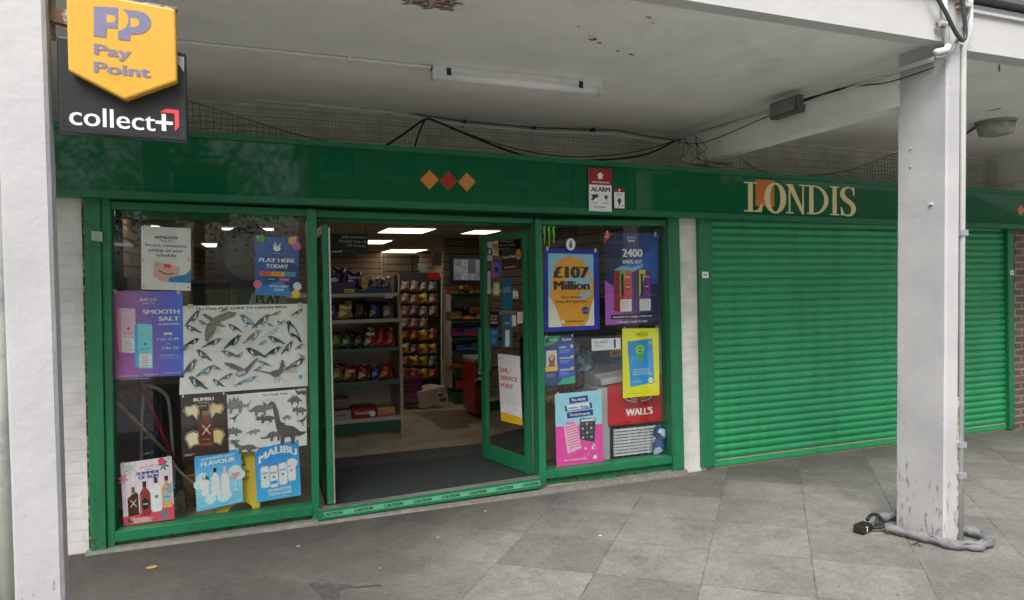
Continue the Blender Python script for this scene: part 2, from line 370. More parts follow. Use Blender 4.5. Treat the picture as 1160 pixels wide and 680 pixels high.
mb = MB(); mb.face([(-60, -13, 0), (60, -13, 0), (60, -3.9, 0), (-60, -3.9, 0)]); struct('unseen_bounce_ground', mb, mat('pale_bounce_concrete', (.42, .41, .385), rough=.9, var=.2, scale=2, bump=.3, bscale=60))  # unseen ground, added pale to bounce daylight up under the canopy
mb = MB(); mb.box(-60, 60, -13.15, -13, -.12, .004); struct('kerb', mb, mat('kerb_concrete', (.3, .3, .28), rough=.9, bump=.3))
mb = MB(); mb.face([(-60, -13.15, -.12), (60, -13.15, -.12), (60, -19, -.12), (-60, -19, -.12)]); struct('road', mb, mat('asphalt', (.055, .055, .055), rough=.9, bump=.4, bscale=90))
mb = MB(); mb.face([(-250, -19, -.02), (250, -19, -.02), (250, -250, -.02), (-250, -250, -.02)]); struct('ground', mb, mat('grass_ground', (.09, .15, .035), rough=.95, var=.4, scale=3, bump=.6, bscale=30))

# ---- the building that carries the canopy
FY = .0                                              # shopfront plane
ZC = 3.25
bld = thing('shop_building', 'painted brick shop building with the green Londis shopfront under its canopy', 'building', (1.5, 1, 0))
m_wbrick = brickmat('white_painted_brick', (.76, .755, .73), (.74, .735, .71), (.71, .705, .68), bump=.32, rough=.7, dirt=(.48, .46, .40), dlo=.6)
m_bbrick = brickmat('brown_brick', (.20, .115, .075), (.14, .085, .06), (.30, .28, .25), bump=.8, msize=.01)
m_block = brickmat('grey_rendered_brick', (.78, .77, .72), (.75, .74, .69), (.64, .63, .59), bump=.4, rough=.9, dirt=(.58, .57, .52))
xl = W(98, 400, 0).x; xm0, xm1 = W(770, 400, 0).x, W(797, 400, 0).x; xr = W(1149, 400, 0).x
mb = MB(); mb.box(-2.6, xl, 0, .35, -.05, 2.34); mb.build('left_brick_pier', m_wbrick, bld)
mb = MB(); mb.box(xm0 - .03, xm1 + .03, 0.005, .35, -.05, 2.34); mb.build('brick_pier', m_wbrick, bld)
mb = MB(); mb.box(xr, 12, 0, .35, -.05, 2.34); mb.build('brick_wall', m_bbrick, bld)
mb = MB(); mb.box(-2.6, 12, 1.0, 1.3, 2.55, 3.26); mb.build('upper_wall', m_block, bld)
mb = MB(); mb.box(-2.6, 12, 1.05, 1.35, 3.52, 6.2); mb.build('first_floor_wall', m_bbrick, bld)
mb = MB(); mb.box(-2.6, 12, .0, 1.0, 2.60, 2.64); mb.build('shopfront_roof', m_block, bld)
# interior shell
IX0, IX1, IY1, ZI, ZF = -1.12, 3.62, 9.6, 2.4, .08
m_tilef = brickmat('vinyl_floor_tiles', (.50, .42, .30), (.46, .385, .275), (.30, .25, .18), bump=.1, rough=.2, msize=.003, dirt=(.24, .18, .12), axis='XY', bw=.3, rh=.3, dlo=.64)
mb = MB(); mb.box(IX0, 8, .02, IY1, -.04, ZF); struct('shop_floor', mb, m_tilef)
m_ctile = brickmat('ceiling_tiles', (.42, .37, .31), (.40, .355, .30), (.22, .2, .17), bump=.2, rough=.9, msize=.012, axis='XY', bw=.6, rh=.6)
m_ctile.node_tree.nodes['Brick Texture'].offset = 0; m_tilef.node_tree.nodes['Brick Texture'].offset = 0
mb = MB(); mb.box(IX0, 8, .1, IY1, ZI, ZI + .04); struct('shop_ceiling', mb, m_ctile)
def slat_mat(name, axis):
    m = brickmat(name, (.27, .19, .11), (.25, .18, .105), (.03, .022, .015), bump=.8, rough=.5, msize=.009, axis=axis, bw=2.4, rh=.12); m.node_tree.nodes['Brick Texture'].offset = 0
    return m
m_slx, m_sly = slat_mat('slatwall_back', 'XZ'), slat_mat('slatwall_side', 'YZ')
mb = MB(); mb.box(IX0, 8, IY1, IY1 + .1, -.04, 2.6); struct('back_wall', mb, m_slx)
mb = MB(); mb.box(IX0 - .1, IX0, .05, IY1, -.04, 2.6); struct('left_wall', mb, m_sly)
mb = MB(); mb.box(IX1, IX1 + .1, .35, IY1, -.04, 2.6); struct('right_wall', mb, m_sly)
# closed dark store behind the shutter keeps daylight out
mb = MB(); mb.box(IX1 + .1, 8.2, .5, .6, -.04, 2.6); struct('store_wall', mb, m_block)

# ---- canopy: ceiling slab, front beam, cross beam
can = thing('canopy', 'white painted concrete canopy roof projecting over the pavement', 'canopy', (2, -1, 3))
YF = -2.0
CX0, CX1 = XP(1063, 300, 4.1).x, 4.235
mb = MB(); mb.box(-6, 14, YF + .1, 1.0, ZC, ZC + .26); mb.build('ceiling_slab', m_ceil, can)
m_beam = mat('white_beam_paint', (.54, .54, .54), rough=.65, var=.05, scale=3, bump=.55, bscale=9, dirt=(.5, .48, .44), dscale=1.6, dlo=.64, dhi=.85)
zb0, zb1 = W(840, 0, YF).z, W(1063, 46, YF).z
mb = MB()
mb.hexa([(-6, YF, 3.5), (4.24, YF, 3.5), (4.24, YF, zb1 - .003), (-6, YF, zb1 + .03)], [(-6, YF + .1, 3.5), (4.24, YF + .1, 3.5), (4.24, YF + .1, zb1 - .003), (-6, YF + .1, zb1 + .03)])
mb.build('front_beam', m_beam, can)
mb = MB(); mb.box(4.243, 14, YF + .01, YF + .13, 3.19, 3.49); mb.build('front_beam', m_beam, can)
mb = MB(); mb.box(4.243, 14, YF - .012, YF + .008, 3.43, 3.447); mb.build('drip_mould', m_beam, can)
mb = MB(); mb.box(-6, 14, YF - .05, 1.0, 3.513, 3.55); mb.build('roof_flashing', mat('grey_felt', (.11, .12, .13), rough=.8), can)
mb = MB(); mb.box(4.10, 4.232, -1.66, 1.0, 2.9, ZC + .01); mb.build('cross_beam', m_ceil, can)
mb = MB(); mb.box(8.9, 9.05, -1.66, 1.0, 2.9, ZC + .01); mb.build('cross_beam', m_ceil, can)
# flaked paint on the ceiling
m_flk = mat('exposed_plaster', (.20, .12, .075), rough=.95, var=.5, scale=30, dirt=(.5, .48, .42), dscale=40, dlo=.5, dhi=.55)
def flake(x, y, r, k=1):
    mb = MB(); mb.keep = True
    c = G(x, y, ZC - .002 - .0012 * k); n = 14; ph = random.random() * 6
    mb.face([(c.x + r * 1.7 * math.cos(a) * (1 + .45 * math.sin(3 * a + ph) + .3 * random.uniform(-1, 1)), c.y + r * math.sin(a) * (1 + .4 * math.sin(2 * a + ph) + .3 * random.uniform(-1, 1)), c.z) for a in (2 * math.pi * i / n for i in range(n))][::-1], 0)
    mb.build('paint_flake', m_flk, can)
for i, (x, y, r) in enumerate([(470, 4, .05), (486, 7, .04), (496, 2, .06), (504, 8, .035), (476, -4, .05), (514, 5, .022), (672, 45, .016), (679, 49, .01), (668, 41, .008), (803, 8, .011), (842, 18, .009), (735, 20, .012), (740, 26, .006), (715, 62, .012), (700, 58, .009), (655, 30, .006)]): flake(x, y, r, 1 + i % 3)

# ---- columns
def column(name, label, x0, x1, y0, y1, par_extra=None):
    mb = MB()
    b = .012; zs = [-.02 + 3.3 * i / 40 for i in range(41)]
    prof = [(x0 + b, y0), (x1 - b, y0), (x1, y0 + b), (x1, y1 - b), (x1 - b, y1), (x0 + b, y1), (x0, y1 - b), (x0, y0 + b)]
    n = len(prof); base = len(mb.v); rnd = random.Random(int(x0 * 100))
    for z in zs:
        for (x, y) in prof: mb.v.append(Vector((x + rnd.uniform(-.0005, .0005), y + rnd.uniform(-.0005, .0005), z)))
    for k in range(len(zs) - 1):
        for j in range(n): mb.f.append((base + k * n + j, base + k * n + (j + 1) % n, base + (k + 1) * n + (j + 1) % n, base + (k + 1) * n + j)); mb.m.append(0)
    return mb
def column_mat(name, zfade):
    m, t, b = nodes(name); L = t.links; N = t.nodes.new
    geo = N('ShaderNodeNewGeometry'); sx = N('ShaderNodeSeparateXYZ'); L.new(geo.outputs['Position'], sx.inputs[0])
    sc = N('ShaderNodeMapping'); sc.inputs['Scale'].default_value = (1, 1, .32); L.new(geo.outputs['Position'], sc.inputs['Vector'])
    n1 = N('ShaderNodeTexNoise'); n1.inputs['Scale'].default_value = 26; n1.inputs['Detail'].default_value = 8; n1.inputs['Roughness'].default_value = .7; L.new(sc.outputs[0], n1.inputs['Vector'])
    # chips and scuffs get denser near the ground (wear and splashed dirt)
    thr = N('ShaderNodeMapRange'); thr.inputs[1].default_value = 0; thr.inputs[2].default_value = zfade; thr.inputs[3].default_value = .535; thr.inputs[4].default_value = .74; L.new(sx.outputs[2], thr.inputs[0])
    su = N('ShaderNodeMath'); su.operation = 'SUBTRACT'; L.new(n1.outputs['Fac'], su.inputs[0]); L.new(thr.outputs[0], su.inputs[1])
    mr = N('ShaderNodeMapRange'); mr.inputs[1].default_value = 0; mr.inputs[2].default_value = .05; L.new(su.outputs[0], mr.inputs[0])
    n2 = N('ShaderNodeTexNoise'); n2.inputs['Scale'].default_value = 2.2; n2.inputs['Detail'].default_value = 10; L.new(geo.outputs['Position'], n2.inputs['Vector'])
    cr = N('ShaderNodeMapRange'); cr.inputs[1].default_value = .35; cr.inputs[2].default_value = .7; L.new(n2.outputs['Fac'], cr.inputs[0])
    m1 = N('ShaderNodeMix'); m1.data_type = 'RGBA'; m1.inputs[6].default_value = (.52, .52, .53, 1); m1.inputs[7].default_value = (.43, .43, .44, 1); L.new(cr.outputs[0], m1.inputs[0])
    m2 = N('ShaderNodeMix'); m2.data_type = 'RGBA'; m2.inputs[7].default_value = (.30, .28, .25, 1); L.new(mr.outputs[0], m2.inputs[0]); L.new(m1.outputs[2], m2.inputs[6])
    L.new(m2.outputs[2], b.inputs['Base Color']); b.inputs['Roughness'].default_value = .6
    n3 = N('ShaderNodeTexNoise'); n3.inputs['Scale'].default_value = 22; n3.inputs['Detail'].default_value = 5; L.new(geo.outputs['Position'], n3.inputs['Vector'])
    s2 = N('ShaderNodeMath'); s2.operation = 'SUBTRACT'; L.new(n3.outputs['Fac'], s2.inputs[0]); L.new(mr.outputs[0], s2.inputs[1])
    bp = N('ShaderNodeBump'); bp.inputs['Strength'].default_value = .5; bp.inputs['Distance'].default_value = .006; L.new(s2.outputs[0], bp.inputs['Height']); L.new(bp.outputs[0], b.inputs['Normal'])
    return m
m_col = column_mat('chipped_white_column', 1.7)
cr_ = thing('column', 'white concrete column standing before the closed green shutter, a grey chain sleeve round its foot', 'column', (4.16, -1.85, 0))
column('c', '', 4.10, 4.222, -2.0, -1.64).build('shaft', m_col, cr_)
mb = MB()
for x, y in ((1057, 168), (1057, 189)): 
    c = XP(1032, y, 4.098); mb.tube([c, c + Vector((-.006, 0, 0))], .008, 8)
c = XP(1055, 231, 4.098); mb.obox(c, (.012, 0, 0), (0, .012, 0), (0, 0, .006), 1)
mb.build('wall_fixing', [m_rust, m_lgrey], cr_)
cl_ = thing('column', 'white concrete column at the left edge beside the hanging yellow pay sign', 'column', (-.85, -1.9, 0))
lx0, lx1 = W(6, 400, YF).x, W(63.5, 400, YF).x
column('c', '', lx0, lx1, -2.0, -1.915).build('shaft', m_col, cl_)
# downpipes
dp = thing('downpipe', 'white plastic downpipe running down the right side of the free column', 'pipe', (4.26, -1.98, 0))
mb = MB(); mb.tube([(4.262, -1.985, .0), (4.262, -1.985, 3.2), (4.258, -2.03, 3.3), (4.25, -2.03, 3.6)], .019, 12); mb.build('pipe', m_lgrey, dp, smooth=True)
for z in (.42, .62, 2.0): mb = MB(); mb.box(4.222, 4.285, -2.012, -1.96, z, z + .035); mb.build('pipe_clip', m_grey, dp)
mb = MB(); mb.box(4.2225, 4.2405, -1.99, -1.9, 0, .95); mb.build('rusty_strip', m_rust, dp)
dp2 = thing('downpipe', 'pale downpipe behind the left column at the picture edge', 'pipe', (-.95, -1.95, 0))
mb = MB(); mb.tube([(lx0 - .035, -1.93, 0), (lx0 - .035, -1.93, 3.24)], .03, 12); mb.build('pipe', mat('greenish_pvc', (.50, .53, .47), rough=.5, dirt=(.3, .32, .33), dscale=2, dlo=.5, dhi=.6), dp2, smooth=True)

# ================================================================== SHOPFRONT
sf = thing('shop_fascia', 'long glossy green fascia board with cream Londis lettering and three diamonds', 'fascia sign', (3, -.1, 2.2))
YB = -.12
def FT(X): return 2.788 + (2.656 - 2.788) * (X + 1.2) / 9.1     # top edge height along the board
def FB(X): return 2.318 + (2.240 - 2.318) * (X + 1.2) / 9.1
FA = (YB - CAMY) / 5.0                                           # heights above were read at 5.0 m
def ft(X): return CAMH + (FT(X / FA) - CAMH) * FA
def fb(X): return CAMH + (FB(X / FA) - CAMH) * FA
segs = [-2.6, W(399, 150, YB).x, W(648, 200, YB).x, W(1012, 230, YB).x + .18, 12]
mb = MB(); 
for a, b in zip(segs, segs[1:]):
    q = [(a + .0015, YB + .012, ft(a) - .035), (b - .0015, YB + .012, ft(b) - .035), (b - .0015, YB + .012, fb(b) + .045), (a + .0015, YB + .012, fb(a) + .045)]
    mb.hexa(q, [(x, y + .02, z) for x, y, z in q])
mb.build('board', m_board, sf)
mb = MB(); a, b = -2.6, 12
def strip(mb, zt, zb, y0, y1, m=0):
    q = [(a, y0, zt(a)), (b, y0, zt(b)), (b, y0, zb(b)), (a, y0, zb(a))]; mb.hexa(q, [(x, y1, z) for x, y, z in q], m)
strip(mb, ft, lambda X: ft(X) - .038, YB - .008, YB + .1); mb.build('top_trim', m_trim, sf)
mb = MB(); strip(mb, lambda X: fb(X) + .048, fb, YB - .008, YB + .05); mb.build('bottom_trim', m_trim, sf)
mb = MB(); strip(mb, lambda X: fb(X) + .012, lambda X: fb(X) + .002, YB + .05, .42); mb.build('soffit', m_trim, sf)
mb = MB(); strip(mb, lambda X: ft(X) - .05, lambda X: fb(X) + .02, YB + .034, YB + .04); mb.build('backing', m_dark, sf)
# shutter box edge seen as darker slot
mb = MB(); mb.box(W(127, 300).x, W(757, 300).x, .16, .2, 2.2, 2.62); mb.build('header_panel', m_trim, sf)
# --- serif lettering
CREAM = '#e9d6a4'
s = SW([(842.6, 206.0), (968.6, 212.6), (968.8, 245.0), (842.6, 239.6)], YB + .0115, step=.0002)
x0w, x1w = W(842.6, 225, YB).x, W(968.6, 225, YB).x
U = lambda p: (W(p, 225, YB).x - x0w) / (x1w - x0w)
mc = mat('cream_vinyl', hexc('#ecd9a6', .95), rough=.35, var=.03)
mo = mat('orange_vinyl', hexc('#d9752c', .95), rough=.35, var=.03)
s.rect(U(855.8), -.10, U(877), .80, mo)
mb2 = MB
def serif(s, u0, u1, v, w=.16, h=.045, up=1):      # flat serif at v
    s.rect(u0, v - (h if up else 0), u1, v + (0 if up else h), mc)
# L
a0, a1 = U(842.6), U(864)
s.rect(a0 + .035, .0, a0 + .075, 1.0, mc); serif(s, a0, a0 + .11, .0, up=0); s.rect(a0, .955, a1 - .01, 1.0, mc)
s.poly([(a0 + .075, .97), (a1 - .045, .93), (a1 - .015, .72), (a1 + .0, .70), (a1 - .008, 1.0), (a0 + .075, 1.0)], mc)
def ringu(s, u, v, ro, rvo, ri, rvi, a0=0, a1=360, n=36, du=0):
    s.k += 1; mi = s.mi(mc)
    for i in range(n):
        t0, t1 = R(a0 + (a1 - a0) * i / n), R(a0 + (a1 - a0) * (i + 1) / n)
        s.mb.face([s.pt(u + ro * math.cos(t0), v + rvo * math.sin(t0), s.k), s.pt(u + ro * math.cos(t1), v + rvo * math.sin(t1), s.k), s.pt(u + du + ri * math.cos(t1), v + rvi * math.sin(t1), s.k), s.pt(u + du + ri * math.cos(t0), v + rvi * math.sin(t0), s.k)], mi)
oc = (U(865.5) + U(890.5)) / 2; orr = (U(890.5) - U(865.5)) / 2
ringu(s, oc, .5, orr, .53, orr * .46, .46)
# N
n0, n1 = U(890.5), U(912)
s.rect(n0 + .022, .0, n0 + .037, 1.0, mc); serif(s, n0 - .004, n0 + .066, 1.0); serif(s, n0 - .004, n0 + .04, 0, up=0)
s.rect(n1 - .028, .0, n1 - .013, 1.0, mc); serif(s, n1 - .055, n1 + .012, 0, up=0)
s.poly([(n0 + .004, 0), (n0 + .055, 0), (n1 - .013, .93), (n1 - .013, 1.02), (n1 - .03, 1.02)], mc)
# D
d0, d1 = U(913.5), U(938)
s.rect(d0 + .022, 0, d0 + .062, 1, mc); serif(s, d0, d0 + .07, 0, up=0); serif(s, d0, d0 + .07, 1)
ringu(s, d0 + .062, .5, d1 - d0 - .062, .5, d1 - d0 - .102, .45, -90, 90)
# I
i0, i1 = U(940), U(950)
ic = (i0 + i1) / 2; s.rect(ic - .02, 0, ic + .02, 1, mc); serif(s, i0 - .003, i1 + .003, 0, up=0); serif(s, i0 - .003, i1 + .003, 1)
# S
s0, s1 = U(951.5), 1.0
cu = (s0 + s1) / 2; hw = (s1 - s0) / 2
spine = [(cu + hw * .82, .22), (cu + hw * .55, .06), (cu, .015), (cu - hw * .55, .09), (cu - hw * .72, .26), (cu - hw * .45, .40), (cu, .49), (cu + hw * .5, .60), (cu + hw * .74, .76), (cu + hw * .5, .93), (cu, .99), (cu - hw * .55, .95), (cu - hw * .86, .74)]
wid = [.012, .016, .022, .034, .042, .05, .056, .05, .042, .034, .022, .016, .012]
def subd(v): 
    o = []
    for i in range(len(v) - 1):
        p0, p1, p2, p3 = v[max(i - 1, 0)], v[i], v[i + 1], v[min(i + 2, len(v) - 1)]
        for t in (0, .25, .5, .75):
            f = lambda a, b, c, d: .5 * (2 * b + (c - a) * t + (2 * a - 5 * b + 4 * c - d) * t * t + (3 * b - a - 3 * c + d) * t ** 3)
            o.append(tuple(f(p0[j], p1[j], p2[j], p3[j]) for j in range(len(p1))))
    return o + [v[-1]]
sp_ = subd([(a, b, w) for (a, b), w in zip(spine, wid)])
s.k += 1; mi = s.mi(mc); AR = s.W / s.H; L_, R_ = [], []
for i, (a_, b_, w_) in enumerate(sp_):
    p, q = sp_[max(i - 1, 0)], sp_[min(i + 1, len(sp_) - 1)]; dx, dy = (q[0] - p[0]) * AR, q[1] - p[1]; l = math.hypot(dx, dy); w_ *= 1.5
    L_.append((a_ - dy / l * w_ / AR * 1.9, b_ + dx / l * w_ * .9)); R_.append((a_ + dy / l * w_ / AR * 1.9, b_ - dx / l * w_ * .9))
for i in range(len(sp_) - 1): s.mb.face([s.pt(*L_[i], s.k), s.pt(*L_[i + 1], s.k), s.pt(*R_[i + 1], s.k), s.pt(*R_[i], s.k)], mi)
s.poly([(s1 - .03, .0), (s1 - .012, .0), (s1 - .012, .3), (s1 - .022, .3)], mc); s.poly([(s0 + .002, .70), (s0 + .014, .70), (s0 + .026, 1.0), (s0 + .004, 1.0)], mc)
s.done('lettering', sf)
def diamond(x, y, rx, ry, h):
    mb = MB(); mb.keep = True; Y = YB + .0112
    mb.face([W(x, y - ry, Y), W(x + rx, y, Y), W(x, y + ry, Y), W(x - rx, y, Y)]); mb.build('diamond', mat('vinyl_' + h, hexc('#' + h, .95), rough=.35, var=.03), sf)
diamond(486.5, 203.7, 10.6, 11.2, 'd98a2e'); diamond(508, 204.9, 10.4, 11, 'b02a1c'); diamond(528.8, 206.2, 10, 10.8, 'cf8a3c'); diamond(1156.5, 238.2, 4.3, 6.6, 'd98a2e'); diamond(1166.5, 239, 4.3, 6.6, 'b02a1c')

# --- frame of the shopfront
fr = thing('shopfront_frame', 'green timber frame round both display windows and the open doorway', 'shop front', (1.2, 0, 0))
def fpart(name, q, y0, y1, m=m_green, bevel=.003):
    mb = MB(); mb.quadW(q, y0, y1); return mb.build(name, m, fr, bevel=bevel)
m_greenw = mat('weathered_green_paint', GREEN, rough=.45, var=.18, scale=5, bump=.15, bscale=25, dirt=(.07, .055, .04), dscale=11, dlo=.6, dhi=.68)
def groundwear(m, col, zf):
    t = m.node_tree; b = t.nodes['Principled BSDF']; L = t.links; src = b.inputs['Base Color'].links[0].from_socket
    g = t.nodes.new('ShaderNodeNewGeometry'); sx = t.nodes.new('ShaderNodeSeparateXYZ'); L.new(g.outputs['Position'], sx.inputs[0])
    n = t.nodes.new('ShaderNodeTexNoise'); n.inputs['Scale'].default_value = 30; n.inputs['Detail'].default_value = 9; n.inputs['Roughness'].default_value = .7; L.new(g.outputs['Position'], n.inputs['Vector'])
    th = t.nodes.new('ShaderNodeMapRange'); th.inputs[2].default_value = zf; th.inputs[3].default_value = .50; th.inputs[4].default_value = .74; L.new(sx.outputs[2], th.inputs[0])
    su = t.nodes.new('ShaderNodeMath'); su.operation = 'SUBTRACT'; L.new(n.outputs['Fac'], su.inputs[0]); L.new(th.outputs[0], su.inputs[1])
    r_ = t.nodes.new('ShaderNodeMapRange'); r_.inputs[2].default_value = .03; L.new(su.outputs[0], r_.inputs[0])
    x = t.nodes.new('ShaderNodeMix'); x.data_type = 'RGBA'; L.new(r_.outputs[0], x.inputs[0]); L.new(src, x.inputs[6]); x.inputs[7].default_value = (*col, 1); L.new(x.outputs[2], b.inputs['Base Color'])
groundwear(m_greenw, (.075, .05, .032), .45); streaks(m_greenw, (.03, .07, .035), 18, 1.2, .5, .72, .6)
fpart('post', [(94, 222), (113, 223), (120.5, 627), (103, 633)], -.035, .10, m_greenw)
fpart('post', [(114, 224), (124.5, 224), (130.5, 624), (121.5, 627.5)], -.015, .12, m_greenw)
fpart('post', [(347, 236), (358.5, 237), (362, 591), (354, 592)], -.02, .12)
fpart('post', [(606.5, 248), (613.8, 249), (619.3, 549), (611.5, 552)], -.02, .10)
fpart('post', [(757, 247), (769.5, 247), (775.5, 531), (762.5, 535)], -.03, .12, m_greenw)
fpart('post', [(791.5, 244), (806.5, 245), (810.5, 527), (796.5, 530.5)], -.04, .10, m_greenw)
fpart('post', [(1141.5, 255), (1149, 256), (1150, 486), (1144, 487)], -.03, .10, m_greenw)
fpart('head_rail', [(124.5, 228), (347, 237), (347, 244.5), (124.5, 236.5)], .0, .1)
fpart('head_rail', [(358.5, 238), (606.5, 248), (606.5, 253), (358.5, 245.5)], .02, .12)
fpart('head_rail', [(613.8, 249), (757, 249), (757, 255.5), (613.8, 254)], .0, .1)
fpart('sill_rail', [(130.2, 603), (354, 573.6), (354, 584), (130.2, 614.5)], -.03, .10)
fpart('kick_panel', [(130.2, 613), (354, 583), (354, 592), (130.2, 626)], .012, .09, m_greenw)
fpart('sill_rail', [(619, 534.2), (761, 517.2), (761.5, 525), (619.2, 542.8)], -.03, .10)
fpart('kick_panel', [(619, 541.5), (761, 524), (761.5, 534.5), (619.2, 549)], .012, .09, m_greenw)
m_mortar = mat('mortar_bed', (.25, .238, .212), rough=.95, var=.3, scale=20, bump=.7, bscale=40, dirt=(.2, .19, .17), dscale=8, dlo=.5, dhi=.6)
mb = MB()
mb.hexa([(W(99, 630).x, -.055, .018), (W(360, 590).x, -.055, .028), (W(360, 590).x, -.075, -.01), (W(99, 630).x, -.065, -.01)], [(W(99, 630).x, .1, .022), (W(360, 590).x, .1, .028), (W(360, 590).x, .1, -.01), (W(99, 630).x, .1, -.01)])
mb.hexa([(W(360, 590).x + .002, -.055, .018), (W(775, 530).x, -.055, .042), (W(775, 530).x, -.065, -.01), (W(360, 590).x + .002, -.075, -.01)], [(W(360, 590).x + .002, .1, .018), (W(775, 530).x, .1, .05), (W(775, 530).x, .1, -.01), (W(360, 590).x + .002, .1, -.01)])
mb.build('mortar_base', m_mortar, fr)
fpart('gap_filler', [(91.6, 224), (94.4, 224), (103.6, 631), (101, 633)], -.006, .02, mat('perished_filler', (.05, .045, .035), rough=.95, var=.6, scale=30, dirt=(.3, .28, .24), dscale=25, dlo=.5, dhi=.56))
fpart('gap_filler', [(790, 248), (791.8, 248), (796.8, 530), (795.2, 530.3)], -.006, .02, _M['perished_filler'])
# threshold with tape
fpart('threshold', [(361, 578.5), (613, 541), (613, 553), (361, 590)], -.045, .012)
mb = MB(); a_, b_ = W(361, 578), W(613, 541); zt = .105
q0 = W(361, 578.5, -.045); q1 = W(613, 541, -.045)
mb.hexa([(q0.x, -.047, q0.z + .004), (q1.x, -.047, q1.z + .004), (q1.x, -.047, q1.z + .0005), (q0.x, -.047, q0.z + .0005)], [(q0.x, .02, q0.z + .004), (q1.x, .02, q1.z + .004), (q1.x, .02, q1.z + .0005), (q0.x, .02, q0.z + .0005)]); mb.build('metal_edging', m_silver, fr)
s = SW([(366, 581), (612, 544.4), (612, 549.5), (366, 586.6)], -.0458)
s.base('#5f9f80'); n = 8
for i in range(n): s.text('CAUTION', .04 + i * .13, .5, .62, '#0a120e', w=.082, bold=.05, slant=.0)
s.done('caution_tape', fr)
s = SW([(103.5, 262), (116, 263), (116, 274), (103.5, 272)], -.0362); s.base('#8fae8f'); s.fine(.1, .1, .9, .9, 4, '#3c5a44'); s.done('worn_sticker', fr)
# stickers on shutter posts
for (x, y) in ((799, 311.5), (1146.5, 309)):
    s = SW([(x - 3.6, y - 3.5), (x + 3.6, y - 3.5), (x + 3.6, y + 3.5), (x - 3.6, y + 3.5)] if x < 900 else [(x - 2, y - 2.6), (x + 2, y - 2.6), (x + 2, y + 2.6), (x - 2, y + 2.6)], -.0412 if x < 900 else -.032); s.base('#d8dcd8'); s.rect(.2, .3, .8, .7, '#7f98a8'); s.done('small_sticker', fr)

# --- display window panes
def pane(name, q, label):
    mb = MB(); mb.keep = True; mb.face([W(x, y, .045) for x, y in q]); return tag(mb.build(name, m_glass), label, 'window pane')
pane('window_pane', [(124, 236), (347.5, 244), (354.3, 574), (130, 603.5)], 'large left display window glass covered with bird, dinosaur and drink posters')
pane('window_pane', [(613.5, 253), (757.5, 255), (762, 517.5), (619, 534.6)], 'right display window glass in front of the red freezer')

# --- roller shutter
rs = thing('roller_shutter', 'closed bright green roller shutter behind the white column', 'roller shutter', (W(975, 400).x, 0, 0))
sx0, sx1 = W(806, 400, .03).x, W(1142, 400, .03).x
mb = MB(); z = .075; pitch = .0688
prof = [(.004, 0), (.004, .007), (-.004, .009), (-.013, .020), (-.0185, .036), (-.0185, .050), (-.013, .060), (-.002, .0680)]
pts = []
while z < 2.36:
    jj = random.uniform(-.0012, .0012)
    for y, dz in prof: pts.append((.03 + y + jj, z + dz))
    z += pitch
i0 = len(mb.v)
for y, zz in pts: mb.v += [Vector((sx0 - .02, y, zz)), Vector((sx1 + .02, y, zz))]
for k in range(len(pts) - 1): mb.f.append((i0 + 2 * k, i0 + 2 * k + 1, i0 + 2 * k + 3, i0 + 2 * k + 2)); mb.m.append(0)
mb.keep = True; cu_ = mb.build('slat_curtain', m_greend, rs)
mb = MB(); mb.box(sx0 - .01, sx1 + .01, .005, .045, .018, .074); mb.build('bottom_bar', m_greend, rs, bevel=.004)
mb = MB(); mb.box(sx0 - .012, sx1 + .012, .06, .09, -.02, 2.5); mb.build('shutter_backing', m_dark, rs)
mb = MB(); mb.box(W(797, 300).x + .01, W(1149, 300).x, .02, .05, 2.25, 2.62); mb.build('shutter_head', m_green, rs)

# --- open door leaves
m_fr = m_green
def leaf(label, hinge, tip, ztop, with_handle=True, cat='door'):
    h, t = Vector(hinge), Vector(tip); d = (t - h); w = d.length; d.normalize(); n = Vector((-d.y, d.x, 0)); th = .022
    if n.dot(CAMP - h) < 0: n = -n
    o = thing('shop_door', label, cat, hinge, group='glazed doors of the entrance')
    def bar(a, b, z0, z1, name, k=1):
        mb = MB(); c = h + d * ((a + b) / 2) + Vector((0, 0, (z0 + z1) / 2 - h.z)); mb.obox(c, d * ((b - a) / 2), n * th * k, (0, 0, (z1 - z0) / 2)); return mb.build(name, m_fr, o, bevel=.004)
    z0 = h.z + .012
    bar(0, .055, z0, ztop, 'stile'); stl = bar(w - .075, w, z0, ztop, 'stile'); bar(.056, w - .076, ztop - .07, ztop - .001, 'rail', .97); bar(.056, w - .076, z0 + .001, z0 + .13, 'rail', .97)
    mb = MB(); mb.keep = True; mb.face([h + d * .05 + Vector((0, 0, .13)), h + d * (w - .07) + Vector((0, 0, .13)), h + d * (w - .07) + Vector((0, 0, ztop - .06 - h.z)), h + d * .05 + Vector((0, 0, ztop - .06 - h.z))]); mb.build('pane', m_doorglass, o)
    if with_handle:
        mb = MB(); c = h + d * (w - .03) + n * .05; mb.obox(c + Vector((0, 0, 1.02)), d * .016, n * .012, (0, 0, .2)); mb.obox(c - n * .02 + Vector((0, 0, .86)), d * .01, n * .022, (0, 0, .01)); mb.obox(c - n * .02 + Vector((0, 0, 1.18)), d * .01, n * .022, (0, 0, .01)); mb.build('handle', m_fr, stl, bevel=.004)
    mb = MB(); mb.obox(h + d * .012 - n * .029 + Vector((0, 0, (ztop + h.z) / 2 - h.z)), d * .02, n * .006, (0, 0, (ztop - h.z) / 2 - .02)); mb.build('hinge_strip', m_silver, o)
    return o, h, d, n, w
hR = G(601, 539, .095); hR.z = .095; tR = G(548.5, 518.5, .095); tR.z = .095
zR = 2.17
doorR, dh, dd, dn, dw = leaf('glazed door leaf folded inward on the right of the doorway, covered in stickers', hR, tR, zR)
hL = Vector((W(373, 500, .03).x, .03, .095)); doorL, lh, ld, ln_, lw = leaf('glazed door leaf folded inward on the left of the doorway, seen nearly edge on', hL, hL + Vector((.0, .74, 0)), zR, True)
